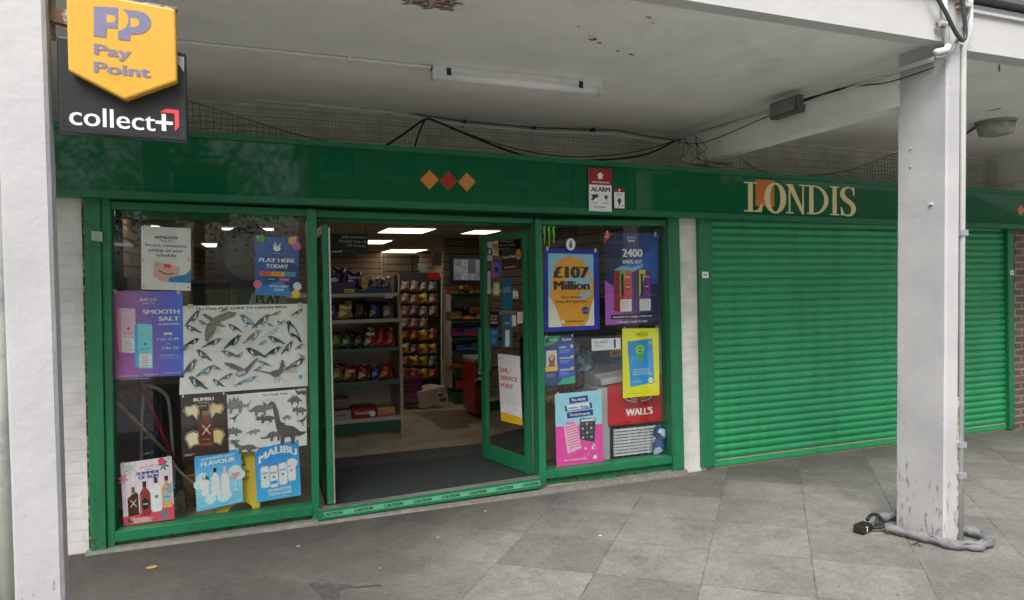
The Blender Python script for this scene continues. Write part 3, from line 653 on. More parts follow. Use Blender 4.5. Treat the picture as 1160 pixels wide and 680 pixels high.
def on_door(q, off=-.004):                          # photo quad carried onto the right door leaf's glass
    o = []
    for x, y in q:
        r = ray(x, y); t = (dh - CAMP).dot(dn) / r.dot(dn); o.append(CAMP + r * t + dn * off)
    return o
# door closer and jamb
mb = MB(); c = W(560, 256, .2); mb.quadW([(555.5, 246), (565, 246), (564, 257), (556.5, 257)], .15, .3); tag(mb.build('door_closer', m_dark), 'small black closer box above the open right door leaf', 'door closer')
# stickers on the right leaf
def st(name, q, f, off=.002):
    s = Sheet(on_door(q, off)); f(s); return s.done(name, doorR)
def _a(s): s.base('#d9dde4'); s.rect(0, .35, 1, .72, '#2a4f9c'); s.fine(.15, .75, .9, .97, 3, '#444444'); s.ell(.5, .53, .3, '#e8edf5')
st('sticker', [(552.4, 273), (557.6, 273.5), (557.4, 296), (552.2, 295.5)], _a)
def _a(s): s.base('#e3e0da'); s.rect(.35, 0, 1, .8, '#e09a34'); s.rect(.1, .1, .5, .5, '#c8b79a', )
st('sticker', [(558.2, 281), (565, 281.4), (564.6, 290), (558.4, 289.4)], _a)
def _a(s): s.base('#2b1712'); s.ell(.83, .3, .12, '#c98a1e', rv=.26); s.text('ups', .83, .28, .14, '#2b1712'); s.text('Access Point', .36, .36, .14, '#e8e2d4', bold=.02); s.text('theupsaccesspoint', .42, .85, .09, '#cfc6b4'); s.rect(0, .68, 1, .70, '#6a5a44')
st('access_point_sticker', [(568.8, 283), (591.5, 281), (591.8, 304.4), (569, 307)], _a)
def _a(s): s.base('#9c3f72'); s.grad(0, 0, 1, 1, '#c85a8c', '#2b62c0', 8); s.rect(.3, .35, .7, .68, '#1a2a66')
st('sticker', [(557, 297), (568, 296), (568, 313.5), (557.4, 314.8)], _a)
def _a(s): s.base('#c8cfd2'); s.fine(.3, .05, .9, .95, 16, '#66707a', w=.003)
st('sticker', [(552.6, 307.5), (555.8, 307.8), (555.5, 333), (552.4, 332.6)], _a)
def _a(s): s.base('#9fb65a'); s.rect(.15, .12, .85, .88, '#d8e0c4'); s.fine(.25, .2, .8, .8, 5, '#4a5a2a')
st('sticker', [(558.8, 320), (566, 320), (566, 335), (559, 335)], _a)
def _a(s): s.base('#17637d'); s.text('RELATED', .5, .3, .035, '#d7e6ea', w=.6); s.text('TOBACCO', .5, .36, .035, '#d7e6ea', w=.7); s.text('SOLD HERE', .5, .42, .035, '#d7e6ea', w=.7); s.fine(.15, .88, .85, .93, 1, '#9cc4d0')
st('tobacco_sticker', [(568.4, 316), (580.6, 315.5), (580.6, 351.3), (568.6, 352)], _a)
def _a(s): s.base('#dcdcd6'); s.fine(.15, .1, .9, .6, 3, '#555555'); s.rect(.3, .7, .8, .9, '#2a4f9c')
st('sticker', [(581.2, 330), (587, 330), (587, 338), (581.4, 338)], _a)
def _a(s): s.base('#16181a'); s.text('NO CASH', .5, .3, .12, '#d8d8d8', w=.8); s.text('IS LEFT', .5, .5, .12, '#d8d8d8', w=.7); s.text('OVERNIGHT', .5, .7, .12, '#d8d8d8', w=.86)
st('no_cash_sticker', [(554.5, 353), (565, 353), (565, 371), (554.7, 371)], _a)
def _a(s): s.base('#35637a'); s.rect(.3, .45, .72, .95, '#c9d3d4'); s.text('VAPE', .5, .25, .06, '#cfe0e6', w=.5)
st('sticker', [(569, 357), (580.6, 357), (580.8, 394), (569.2, 395)], _a)
def _a(s): s.base('#d4d3cb'); s.fine(.2, .2, .8, .7, 3, '#77756a')
st('sticker', [(579.8, 357), (584.4, 357), (584.4, 369.6), (579.8, 369.6)], _a)
def _a(s): s.base('#cfc8b6'); s.fine(.2, .2, .8, .8, 5, '#8a8270')
st('sticker', [(586, 353.6), (594.6, 353), (594.4, 366), (586.2, 367)], _a)
def _a(s): s.base('#1f5f8f'); s.rect(.1, .1, .9, .35, '#3f8fc0'); s.fine(.2, .5, .8, .9, 5, '#c9dbe6')
st('sticker', [(556, 372.5), (564.4, 372.5), (564.2, 392), (556.2, 392)], _a)
# DHL poster hanging inside on the leaf
s = Sheet(on_door([(564.2, 400.7), (589, 403.6), (592, 482), (568, 476.6)], .004))
s.base('#e9e4da'); s.text('DHL', .07, .235, .065, '#c01f2c', al='l', bold=.03, w=.40); s.text('SERVICE', .08, .35, .065, '#c01f2c', al='l', bold=.03, w=.78); s.text('POINT', .08, .465, .065, '#c01f2c', al='l', bold=.03, w=.58)
s.fine(.1, .56, .9, .72, 5, '#8a8680'); s.poly([(0, .86), (1, .89), (1, 1), (0, 1)], '#d9ab2a'); s.text('DHL', .2, .05, .025, '#c01f2c')
tag(s.done('poster'), 'white parcel service poster with red lettering on the open door glass', 'poster')

# ================================================================== POSTERS IN THE WINDOWS
YP = .062
def poster(q, label, cat='poster', Y=YP, name='poster', base='#e8e8e4', **k):
    s = SW(q, Y, **k); s.base(base); s.label = label; s.cat = cat; s.nm = name; s.ck = k; return s
def fin(s, group=None):
    for u, v in ((.06, .015), (.94, .02)): s.rect(u - .02, v - .035, u + .02, v + .015, '#b9b8aa')
    return tag(s.done(s.nm), s.label, s.cat, group)
# parcel pickup poster
s = poster([(160, 256), (216, 259), (216, 329.4), (160, 328)], 'white pickup poster with a pink box, at the top of the left window', base='#d7dad2')
s.text('amazon', .5, .155, .062, '#23201e', w=.46, bold=.03)
s.line([(.36, .20), (.45, .225), (.55, .225), (.62, .205)], .004, '#23201e')
for i, t in enumerate(['Secure, convenient', 'pickup on your', 'schedule']): s.text(t, .5, .29 + i * .078, .048, '#2b2a2a', w=(.86, .70, .40)[i], bold=.022)
s.poly([(.27, .55), (.78, .62), (.74, .85), (.24, .80)], '#d9a79b'); s.poly([(.46, .575), (.60, .592), (.59, .655), (.45, .64)], '#d5553c')
s.line([(.35, .69), (.45, .735), (.55, .75), (.66, .73)], .006, '#2a2422')
s.poly([(.56, .80), (.90, .74), (1, .66), (1, .88), (.55, .87)], '#2a7fb0'); s.poly([(.30, .82), (.56, .79), (.55, .87), (.42, .87)], '#c9a999')
for u, v in ((.05, .03), (.95, .03), (.04, .53), (.96, .5), (.05, .95), (.95, .95)): s.ell(u, v, .022, '#8c9088')
fin(s)
# e-liquid poster
s = poster([(125.3, 329.8), (207, 330), (208.3, 427.6), (128, 431.5)], 'purple vape poster left of the bird chart', base='#a25fae')
s.grad(0, 0, 1, 1, '#b8559b', '#4b6fd0', 18)
def juc(s, u, v, k):
    s.text('JUCCE', u, v, .03 * k, '#15131c', w=.26 * k, bold=.075); s.text('JUCCE', u, v, .03 * k, '#eeeef4', w=.25 * k, bold=.03)
juc(s, .51, .095, 1); s.text('SALTS', .52, .14, .018, '#15131c', w=.17, bold=.07); s.text('SALTS', .52, .14, .018, '#eeeef4', w=.165, bold=.02)
s.text('SMOOTH', .95, .235, .048, '#efeaf6', al='r', w=.52, bold=.05); s.text('SALT', .95, .315, .048, '#efeaf6', al='r', w=.30, bold=.05); s.text('FLAVOURS', .95, .378, .022, '#efeaf6', al='r', w=.30, bold=.03)
s.rect(.72, .475, .84, .50, '#efeaf6'); s.text('£2.49', .78, .4875, .012, '#6a5ab0')
s.text('1 for £2.49', .93, .55, .028, '#efeaf6', al='r', w=.30); s.text('or', .79, .60, .024, '#efeaf6'); s.text('3 for £6', .93, .65, .028, '#efeaf6', al='r', w=.24)
s.text('Available in:', .80, .735, .016, '#e0dcf0', w=.26, bold=.005); s.text('3mg, 5mg, 10mg & 20mg', .80, .765, .011, '#e0dcf0', w=.3, bold=.0)
s.text('SMOOTH FLAVOUR', .22, .955, .011, '#e0dcf0', w=.28); s.text('CONVENIENT SIZE', .52, .95, .011, '#e0dcf0', w=.2); s.text('SALT BASED FLAVOURS', .82, .942, .011, '#e0dcf0', w=.26)
for u, v, c1, c2, c3, nm in ((.08, .20, '#f0b3c8', '#d98aa8', '#c2204f', 'a'), (.31, .38, '#7cc8ee', '#4fa8dc', '#1f74b4', 'b')):
    s.poly([(u, v), (u + .05, v - .012), (u + .05, v + .49), (u, v + .47)], c2); s.poly([(u + .05, v - .012), (u + .25, v), (u + .25, v + .50), (u + .05, v + .49)], c1)
    juc(s, u + .15, v + .105, .62); s.ell(u + .15, v + .22, .02, c3); s.text('FRESH', u + .15, v + .275, .012, c3, w=.12)
    s.poly([(u + .065, v + .33), (u + .235, v + .335), (u + .235, v + .485), (u + .065, v + .478)], '#f0f0ee'); s.fine(u + .085, v + .345, u + .22, v + .475, 7, '#222222')
s.rect(0, .975, 1, 1, '#191722'); s.text('WARNING: CONTAINS NICOTINE', .3, .988, .009, '#c9c9cf', w=.4)
fin(s)
# ---- bird chart
PERCH = [(.98, .27), (.88, .20), (.78, .17), (.68, .20), (.60, .29), (.48, .36), (.34, .48), (.22, .60), (.02, .86), (-.12, 1.0), (-.10, 1.06), (.04, 1.0), (.20, .88), (.30, .82), (.44, .84), (.60, .78), (.72, .66), (.80, .50), (.84, .38), (.88, .31)]
FLY = [(.0, .35), (.14, .05), (.30, -.12), (.34, .02), (.30, .22), (.46, .30), (.60, .12), (.84, -.02), (1.0, .04), (.86, .24), (.66, .38), (.58, .52), (.78, .64), (.74, .72), (.52, .66), (.36, .66), (.12, .80), (.02, .74), (.20, .60), (.24, .46), (.12, .42)]
def shape(s, P_, u, v, w, h, m, flip=False, rot=0):
    o = []
    for x, y in P_:
        x -= .5; y -= .5
        if flip: x = -x
        x *= w; y *= h; c, sn = math.cos(R(rot)), math.sin(R(rot)); A_ = s.W / s.H
        X_, Y_ = x * A_, y; o.append((u + (X_ * c - Y_ * sn) / A_, v + X_ * sn + Y_ * c))
    s.poly(o, EN(m))
def bird(s, u, v, w, h, m, m2='#5a5a58', flip=False, rot=0, fly=False, legs=True):
    if fly:
        shape(s, FLY, u, v, w, h, m, flip, rot); shape(s, [(.18, .16), (.3, -.04), (.3, .2), (.22, .3)], u, v, w, h, m2, flip, rot); shape(s, [(.6, .22), (.86, .06), (.8, .2), (.64, .32)], u, v, w, h, m2, flip, rot); return
    if legs:
        f = -1 if flip else 1
        s.line([(u - .02 * w * f, v + .25 * h), (u - .02 * w * f, v + .52 * h)], .0014, '#3a3a38'); s.line([(u + .06 * w * f, v + .25 * h), (u + .08 * w * f, v + .52 * h)], .0014, '#3a3a38')
    shape(s, PERCH, u, v, w, h, m, flip, rot)
    shape(s, [(.50, .42), (.36, .52), (.24, .64), (.10, .84), (.30, .74), (.48, .68), (.60, .56), (.62, .46)], u, v, w, h, m2, flip, rot)
    shape(s, [(.62, .34), (.70, .44), (.66, .66), (.50, .76), (.56, .60)], u, v, w, h, '#c9c8c0', flip, rot)
    shape(s, [(.80, .22), (.84, .22), (.84, .26), (.80, .26)], u, v, w, h, '#e8e8e0', flip, rot)
s = poster([(207.2, 346.8), (348, 344.2), (348.6, 437.2), (203, 447.4)], 'large white wall chart of garden birds in the middle of the left window', base='#dddcd2', step=.00002)
s.text('The Daily Mail', .22, .036, .030, '#1c1c1c', w=.25, bold=.03); s.text('GUIDE TO GARDEN BIRDS', .60, .034, .030, '#1c1c1c', w=.46, bold=.045)
rnd = random.Random(3)
for i in range(46):
    u, v = .03 + rnd.random() * .86, .10 + rnd.random() * .82; n = rnd.randint(4, 8); wv = rnd.uniform(.05, .085)
    if rnd.random() < .5: s.rect(u, v - .016, u + wv * .5, v - .008, rnd.choice(['#8fb4c4', '#c4a08f', '#9fb0b8']))
    s.fine(u, v, u + wv, v + n * .011, n, '#cbcac2', w=.0013)
g1, g2, g3, bl, bk_, br = '#6c6b68', '#4b4a48', '#8f8e8a', '#3c6273', '#222526', '#5e544a'
BL = [ (112,105,90,110,g2,g1,0), (100,190,110,70,bl,g1,0,1), (110,285,100,60,bk_,bk_,0), (250,290,130,70,g1,bk_,0), (388,185,100,70,g1,g2,0,1), (480,130,120,110,bl,'#97b4bf',0,1), (590,130,125,110,g1,g2,0),
  (690,82,80,40,g1,g2,0), (848,70,90,60,g1,g2,0), (668,210,100,60,'#a9bcc0','#c9d2d2',0), (525,245,125,110,g3,g1,0), (390,280,115,110,'#2c4a4a',bk_,0), (680,275,125,75,bl,g2,0,1), (810,200,130,170,bk_,'#c4c4bc',0,1,8),
  (180,375,100,95,g2,g1,0,1), (360,375,130,65,g1,g2,0,1), (535,365,145,90,'#22383a','#2f5a63',0,1), (672,360,120,80,'#22403f',bk_,0), (775,330,85,105,g2,g1,0), (860,330,60,50,g1,g2,0), (100,455,95,125,'#49606a',g2,0),
  (205,490,110,80,bl,'#76a0b0',0), (600,450,90,50,g1,g2,0,1), (835,455,140,95,bk_,g3,0), (145,570,125,110,'#2f474e',bk_,0,1), (345,540,90,55,g2,g1,0), (285,580,80,70,g2,g1,0,1), (500,565,120,50,'#3d7fa0','#6fb0c8',0), ]
BL += [(320, 60, 60, 34, g1, g2, 0), (640, 165, 60, 40, g3, g2, 0, 1), (170, 150, 60, 44, g2, g1, 0, 1), (590, 300, 60, 44, '#7f97a4', g1, 0), (430, 385, 60, 44, g3, g2, 0), (270, 470, 64, 46, g1, g2, 0, 1), (560, 490, 60, 40, g2, g3, 0), (735, 470, 60, 46, '#5f7f8c', g1, 0, 1), (440, 590, 64, 40, g2, g1, 0), (870, 400, 56, 40, g3, g1, 0, 1), (60, 330, 50, 44, g2, g1, 0), (730, 150, 56, 44, g3, g2, 0)]
def cc(x, y): return (x - 34) / 884, (y - 38 + (x - 34) * .03) / 625
for b_ in BL:
    x, y, w, h, m1, m2 = b_[:6]; fl = len(b_) > 7 and b_[7]; rt_ = b_[8] if len(b_) > 8 else 0
    u, v = cc(x, y); bird(s, u, v, w / 884, h / 600, m1, m2, bool(fl), rt_)
s.poly([cc(*q) for q in ((165,95),(185,90),(245,122),(290,95),(350,74),(405,82),(385,108),(330,132),(275,152),(335,182),(300,184),(262,172),(262,200),(236,252),(210,292),(192,280),(190,220),(202,170),(225,142),(180,108))], EN('#6d6a62'))
for q0_, q1_ in (((250,130),(395,90)), ((262,140),(370,112)), ((225,165),(200,275)), ((240,170),(215,280)), ((252,172),(232,250))): s.line([cc(*q0_), cc(*q1_)], .003, '#8d8a82')
s.poly([cc(*q) for q in ((325,440),(380,448),(440,478),(465,495),(482,480),(520,440),(555,410),(562,420),(530,460),(497,505),(480,530),(430,549),(405,532),(420,505),(370,480),(330,455))], EN('#5c5b57')); s.poly([cc(*q) for q in ((420,510),(470,505),(478,525),(430,542),(412,530))], '#a8b4b8')
u, v = cc(690, 520); s.poly([(u - .18, v - .04), (u - .05, v - .0), (u + .02, v - .03), (u + .045, v - .10), (u + .04, v - .13), (u + .055, v - .135), (u + .065, v - .10), (u + .055, v + .0), (u + .02, v + .055), (u - .02, v + .06), (u - .05, v + .02), (u - .17, v - .032)], EN('#5a5348'))
s.line([(u, v + .05), (u - .01, v + .13)], .003, '#3a3a38'); s.line([(u + .02, v + .05), (u + .025, v + .13)], .003, '#3a3a38'); s.ell(u + .05, v - .12, .012, '#2a3c44')
s.rect(.925, .86, .95, .90, '#2f90c0'); s.ell(.757, .205, .009, '#1c1c1c')
s.fine(.80, .75, .94, .83, 6, '#777770'); fin(s)
# ---- dinosaur chart (lower, partly behind other posters)
SAUR = [(0, .62), (.10, .70), (.24, .66), (.34, .46), (.46, .40), (.56, .44), (.66, .40), (.74, .18), (.78, .02), (.86, -.03), (.95, .02), (.86, .06), (.83, .20), (.80, .48), (.72, .62), (.70, .98), (.63, .98), (.62, .72), (.50, .74), (.46, .98), (.38, .98), (.38, .76), (.24, .78), (.10, .80)]
TRIC = [(0, .62), (.18, .48), (.34, .30), (.52, .28), (.62, .36), (.60, .10), (.72, .18), (.78, .34), (.98, .18), (.90, .42), (1.0, .54), (.88, .66), (.76, .64), (.70, .72), (.72, .98), (.63, .98), (.60, .76), (.40, .78), (.38, .98), (.29, .98), (.28, .68), (.12, .72)]
STEG = [(0, .60), (.12, .56), (.16, .36), (.24, .46), (.30, .16), (.38, .34), (.46, .06), (.54, .30), (.62, .14), (.68, .38), (.76, .34), (.80, .52), (.96, .62), (.92, .72), (.78, .70), (.72, .98), (.64, .98), (.62, .74), (.40, .76), (.36, .98), (.28, .98), (.28, .72), (.12, .70)]
THER = [(0, .40), (.2, .46), (.4, .40), (.6, .34), (.74, .20), (.86, .06), (.98, .10), (.94, .20), (.84, .24), (.78, .42), (.72, .52), (.60, .62), (.66, .80), (.58, .98), (.52, .96), (.56, .82), (.46, .62), (.30, .56), (.1, .5)]
s = poster([(250, 448.4), (346.6, 440.3), (347.8, 504.4), (252, 515)], 'white dinosaur wall chart below the bird chart', base='#dddcd4', Y=YP + .003, step=.00003)
s.text('The Daily Mail', .62, .055, .035, '#1c1c1c', w=.3, bold=.03); s.text('DINOSAURS', .62, .14, .05, '#c9c8c0', w=.34)
for i in range(26):
    u, v = .12 + rnd.random() * .78, .12 + rnd.random() * .78; n = rnd.randint(3, 6); s.fine(u, v, u + .08, v + n * .016, n, '#cbcac2', w=.0012)
for P_, x, y, w, h, c, f in ((STEG, .16, .16, .30, .34, '#7b7a76', 0), (TRIC, .45, .27, .30, .26, '#6b6a66', 0), (THER, .30, .20, .10, .16, '#8a8984', 0), (STEG, .76, .47, .14, .11, '#7a7975', 1), (SAUR, .84, .80, .12, .10, '#8a8984', 1), (TRIC, .14, .80, .14, .10, '#7a7975', 0), (STEG, .86, .17, .2, .2, '#5c5b58', 0), (TRIC, .92, .36, .2, .2, '#6a6966', 1), (TRIC, .52, .45, .28, .18, '#4c4b48', 1), (THER, .94, .56, .14, .2, '#5e5d5a', 0), (STEG, .12, .62, .26, .2, '#6e6d6a', 1), (TRIC, .36, .66, .18, .12, '#87867f', 0), (SAUR, .60, .72, .34, .30, '#5f5e5b', 0), (SAUR, .28, .90, .46, .26, '#62615d', 1), (THER, .14, .40, .12, .16, '#2f4448', 0)):
    shape(s, P_, x, y, w, h, c, bool(f))
s.poly([(.54, .22), (.58, .16), (.62, .20), (.66, .34), (.68, .52), (.74, .60), (.84, .64), (.92, .74), (1.0, .76), (.92, .82), (.86, .80), (.85, .95), (.81, .95), (.80, .82), (.73, .82), (.72, .95), (.68, .95), (.68, .78), (.63, .64), (.61, .42), (.59, .26)], EN('#4a4946'))
s.poly([(.86, -.0), (.92, .04), (1.0, .03), (.99, .12), (.94, .08), (.90, .10)], '#4a4946'); fin(s)
# ---- dark rum poster
s = poster([(204, 448.6), (256.4, 445), (259.2, 512.8), (206.2, 519)], 'dark brown rum poster with a bottle between four pale shapes', base='#2c1712', Y=YP - .004)
s.text('BUMBU', .5, .08, .055, '#e9e2d6', w=.44, bold=.04); s.text('The Original', .5, .135, .022, '#d8cfc0', w=.24, bold=.0); s.text('Legendary Taste', .5, .185, .03, '#cfae72', w=.5, bold=.01, slant=.2)
for fx, fy in ((-1, -1), (1, -1), (-1, 1), (1, 1)):
    pp = [(.16, .10), (.24, .20), (.36, .17), (.44, .27), (.40, .34), (.30, .33), (.18, .37), (.12, .31), (.10, .22)] if fy < 0 else [(.12, .12), (.26, .08), (.38, .12), (.43, .2), (.38, .28), (.33, .38), (.24, .33), (.13, .33), (.15, .22)]
    pp = [(.5 + fx * q[0], .5 + fy * (q[1]) * .95) for q in pp]; s.line(pp + [pp[0]], .003, '#d8c9a4')
    cu2 = sum(q[0] for q in pp) / len(pp); cv2 = sum(q[1] for q in pp) / len(pp); s.poly([(cu2 + (q[0] - cu2) * .84, cv2 + (q[1] - cv2) * .84) for q in pp], '#d2bd84' if fx > 0 else '#dccfa8')
def bottle(s, u, v, w, h, body, cap='#111111', neck=None, shoulder=.32, nw=.16, lab=None, ltext=None, capt=.12):
    neck = neck or body
    s.poly([(u - nw * w, v), (u + nw * w, v), (u + nw * w, v + shoulder * .6 * h), (u + .36 * w, v + shoulder * .85 * h), (u + .5 * w, v + shoulder * 1.15 * h), (u + .5 * w, v + h * .97), (u + .44 * w, v + h), (u - .44 * w, v + h), (u - .5 * w, v + h * .97), (u - .5 * w, v + shoulder * 1.15 * h), (u - .36 * w, v + shoulder * .85 * h), (u - nw * w, v + shoulder * .6 * h)], body)
    s.rect(u - nw * 1.1 * w, v - .01 * h, u + nw * 1.1 * w, v + capt * h, cap)
    s.poly([(u - .42 * w, v + shoulder * 1.2 * h), (u - .34 * w, v + shoulder * 1.1 * h), (u - .34 * w, v + .94 * h), (u - .42 * w, v + .94 * h)], {'#e9ecef': '#cfd8e2'}.get(body, '#b9806a' if body not in ('#f3f5f7',) else '#c2d0dc'))
    if lab: s.ell(u, v + .66 * h, .36 * w, lab, rv=.17 * h)
    if ltext: s.text(ltext, u, v + .66 * h, .035 * h * 1.4, '#f0e9e0' if lab in (None, '#151313', '#20242a') else '#27406a', w=.5 * w, bold=.03)
s.poly([(.37, .46), (.41, .42), (.62, .42), (.68, .46), (.69, .82), (.66, .86), (.40, .86), (.37, .82)], '#5a1f16'); s.rect(.455, .33, .60, .43, '#70301f'); s.rect(.46, .27, .59, .345, '#7e6650')
s.line([(.45, .50), (.62, .66)], .007, '#cbbba6'); s.line([(.62, .50), (.45, .66)], .007, '#cbbba6'); s.ell(.535, .58, .035, '#cbbba6'); s.text('BUMBU', .53, .74, .018, '#b48b3c', w=.18); s.rect(.40, .80, .67, .835, '#7c4a2c')
s.fine(.05, .945, .3, .98, 2, '#c9c0b4'); fin(s)
# ---- summer of rum poster
s = poster([(136.2, 525.2), (194.2, 517), (197.8, 588), (140.2, 596.2)], 'pink wood poster with four rum bottles at the bottom left of the left window', base='#dccbd2')
for i in range(9): s.line([(.06 + i * .11, 0), (.06 + i * .11, .82)], .0016, '#b49aa6')
s.poly([(0, .86), (1, .76), (1, 1), (0, 1)], '#c94a62')
s.text('WELCOME TO', .55, .10, .03, '#d0606a', w=.38, arc=.12, bold=.02); s.text('THE', .52, .155, .022, '#2d3f8a', w=.10); s.text('SUMMER', .52, .205, .05, '#2d3f8a', w=.46, bold=.06); s.text('OF RUM', .53, .27, .05, '#2d3f8a', w=.40, bold=.06)
s.poly([(.18, .52), (.28, .49), (.31, .53), (.31, .85), (.10, .86), (.10, .58)], '#3c1c14'); s.rect(.185, .40, .25, .50, '#6f4a34'); s.line([(.15, .60), (.27, .72)], .006, '#c9b8a0'); s.line([(.27, .60), (.15, .72)], .006, '#c9b8a0')
bottle(s, .44, .34, .21, .54, '#8a3226', cap='#1b1a1c', lab='#151313', ltext='CUBA', capt=.16); bottle(s, .665, .30, .19, .54, '#e9ecef', cap='#2a2a2c', ltext='MALIBU', capt=.16); bottle(s, .875, .30, .20, .50, '#e39a68', cap='#2b2b2d', lab='#7fb6c0', ltext='RUM', capt=.14)
s.ell(.665, .60, .04, '#7a8a3a')
for cx_, cy_, c in ((.84, .12, '#2c6b66'), (.93, .50, '#4f9fae'), (.80, .90, '#3f8a94'), (.17, .10, '#a8c4b0'), (.03, .25, '#d8688a')):
    for k in range(6):
        a = k * 1.05 + cx_ * 9; s.poly([(cx_, cy_), (cx_ + .06 * math.cos(a - .3), cy_ + .06 * math.sin(a - .3)), (cx_ + .12 * math.cos(a), cy_ + .10 * math.sin(a)), (cx_ + .06 * math.cos(a + .3), cy_ + .06 * math.sin(a + .3))], c)
s.ell(.80, .05, .07, '#d84468'); s.ell(.13, .92, .05, '#2a3468'); s.poly([(.14, .88), (.24, .86), (.22, .92), (.14, .93)], '#e08a3c'); s.fine(.2, .9, .6, .98, 4, '#f0e0d8', w=.004); fin(s)
# ---- summer's got flavour
s = poster([(220, 517.2), (272.8, 508), (275.5, 568.4), (222.8, 580.2)], 'sky blue flavoured rum poster with two white bottles, left of the yellow floor sign', base='#3fa4d8')
s.grad(0, 0, 1, .62, '#2f93d2', '#8cc8e6', 10, True); s.grad(0, .62, 1, 1, '#8cc8e6', '#5cb4de', 5, True)
for u, v, r_ in ((.15, .42, .13), (.08, .52, .12), (.85, .40, .14), (.95, .48, .12), (.6, .80, .16), (.3, .82, .12)): s.ell(u, v, r_, '#c3e0f0')
s.text("SUMMER'S GOT", .5, .085, .042, '#eef6fa', w=.74, bold=.03); s.text('FLAVOUR', .5, .17, .075, '#eef6fa', w=.74, bold=.05)
for k in range(5): s.poly([(.20, .47), (.14 + k * .035, .33 + abs(k - 2) * .02), (.17 + k * .03, .47)], '#28594c')
s.ell(.20, .52, .10, '#e6eaec', rv=.07); s.ell(.20, .60, .09, '#dde4e8', rv=.06); s.ell(.20, .68, .085, '#e6eaec', rv=.07)
bottle(s, .42, .28, .18, .50, '#f3f5f7', cap='#16181c', ltext='MALIBU', capt=.15); bottle(s, .63, .28, .18, .50, '#f3f5f7', cap='#e6b4bc', ltext='MALIBU', capt=.28)
s.poly([(.74, .43), (.97, .43), (.87, .55), (.84, .55)], '#e8919e'); s.line([(.855, .55), (.855, .74)], .004, '#d6e6ee'); s.rect(.80, .735, .91, .75, '#d6e6ee')
s.fine(.08, .90, .4, .95, 2, '#e6f2f8'); s.text('MALIBU', .85, .955, .022, '#e6f2f8', w=.26); fin(s)
# ---- malibu cans
s = poster([(288.2, 509.6), (337.8, 498), (341.2, 561), (291.4, 569.4)], 'bright blue poster of four white drink cans, right of the yellow floor sign', base='#2a93d4')
s.grad(0, 0, 1, 1, '#2486cc', '#3fa6de', 8, True)
s.text('MALIBU', .52, .10, .13, '#eef4f8', w=.88, bold=.05, arc=.16)
for i, (u, v) in enumerate(((.20, .38), (.40, .40), (.61, .38), (.81, .34))):
    s.poly([(u - .075, v - .02), (u + .075, v - .02), (u + .095, v + .02), (u + .095, v + .34), (u + .07, v + .37), (u - .07, v + .37), (u - .095, v + .34), (u - .095, v + .02)], '#eef1f3'); s.rect(u - .07, v - .035, u + .07, v - .018, '#a9b6c0')
    s.poly([(u - .095, v + .03), (u - .05, v + .03), (u - .05, v + .34), (u - .095, v + .34)], '#c3d2de'); s.text('MALIBU', u, v + .10, .028, '#2a4a6a', w=.13, bold=.03); s.ell(u, v + .18, .03, '#c07a9a' if i == 3 else '#2f7f9c'); s.rect(u - .08, v + .25, u + .08, v + .31, '#2f8fc8' if i == 1 else '#dfe6ec')
s.ell(.87, .40, .09, '#f2e4ea')
s.text('DO WHATEVER', .52, .82, .05, '#eef4f8', w=.52, bold=.05); s.text('TASTES GOOD', .52, .895, .05, '#eef4f8', w=.54, bold=.05); s.fine(.2, .945, .8, .97, 1, '#cfe6f4')
s.poly([(0, .0), (.10, -.0), (.02, .06)], '#cdd6da'); fin(s)
# ---- play here today
s = poster([(288.6, 268), (338, 268.8), (339, 336), (289, 334)], 'dark blue lottery poster reading play here today, top right of the left window', base='#1d4f96')
s.poly([(.55, .3), (1, .5), (1, 1), (.35, 1)], '#1a2f6e'); s.poly([(0, .9), (.6, .72), (.9, 1), (0, 1)], '#1f74b8')
s.ell(.50, .20, .085, '#dfe8f0', rv=.045); s.line([(.48, .20), (.46, .10)], .009, '#dfe8f0'); s.line([(.53, .19), (.58, .12)], .009, '#dfe8f0'); s.line([(.44, .17), (.42, .14)], .008, '#dfe8f0'); s.fine(.4, .27, .62, .29, 1, '#c0d0e0')
s.text('PLAY HERE', .5, .40, .065, '#e4ecf4', w=.82, bold=.045); s.text('TODAY', .5, .50, .065, '#e4ecf4', w=.52, bold=.045)
for u0, u1, c, t in ((.10, .38, '#d4553a', 'LOTTO'), (.38, .66, '#e0952e', 'EURO'), (.66, .93, '#2f93a4', 'SET FOR LIFE')): s.rect(u0, .59, u1, .67, c); s.text(t, (u0 + u1) / 2, .63, .018, '#20304a', w=.17)
s.rect(.24, .69, .50, .76, '#1c2a52'); s.rect(.52, .69, .80, .76, '#8e2f66'); s.text('GAMES', .37, .725, .02, '#dde', w=.16) if False else s.text('GAMES', .37, .725, .02, '#d8dce8', w=.16); s.text('THUNDER', .66, .725, .02, '#d8dce8', w=.2)
s.text('AVAILABLE', .54, .84, .04, '#e4ecf4', w=.44, bold=.03); s.text('NOW', .54, .90, .04, '#e4ecf4', w=.22, bold=.03)
for u, v, c in ((.14, .03, '#4d9a2a'), (.86, .06, '#d19a2c'), (.96, .15, '#c6509a'), (.06, .82, '#d06a90'), (.96, .83, '#c9d4d4'), (.92, .96, '#d9b43a')): s.ell(u, v, .10, c)
fin(s)
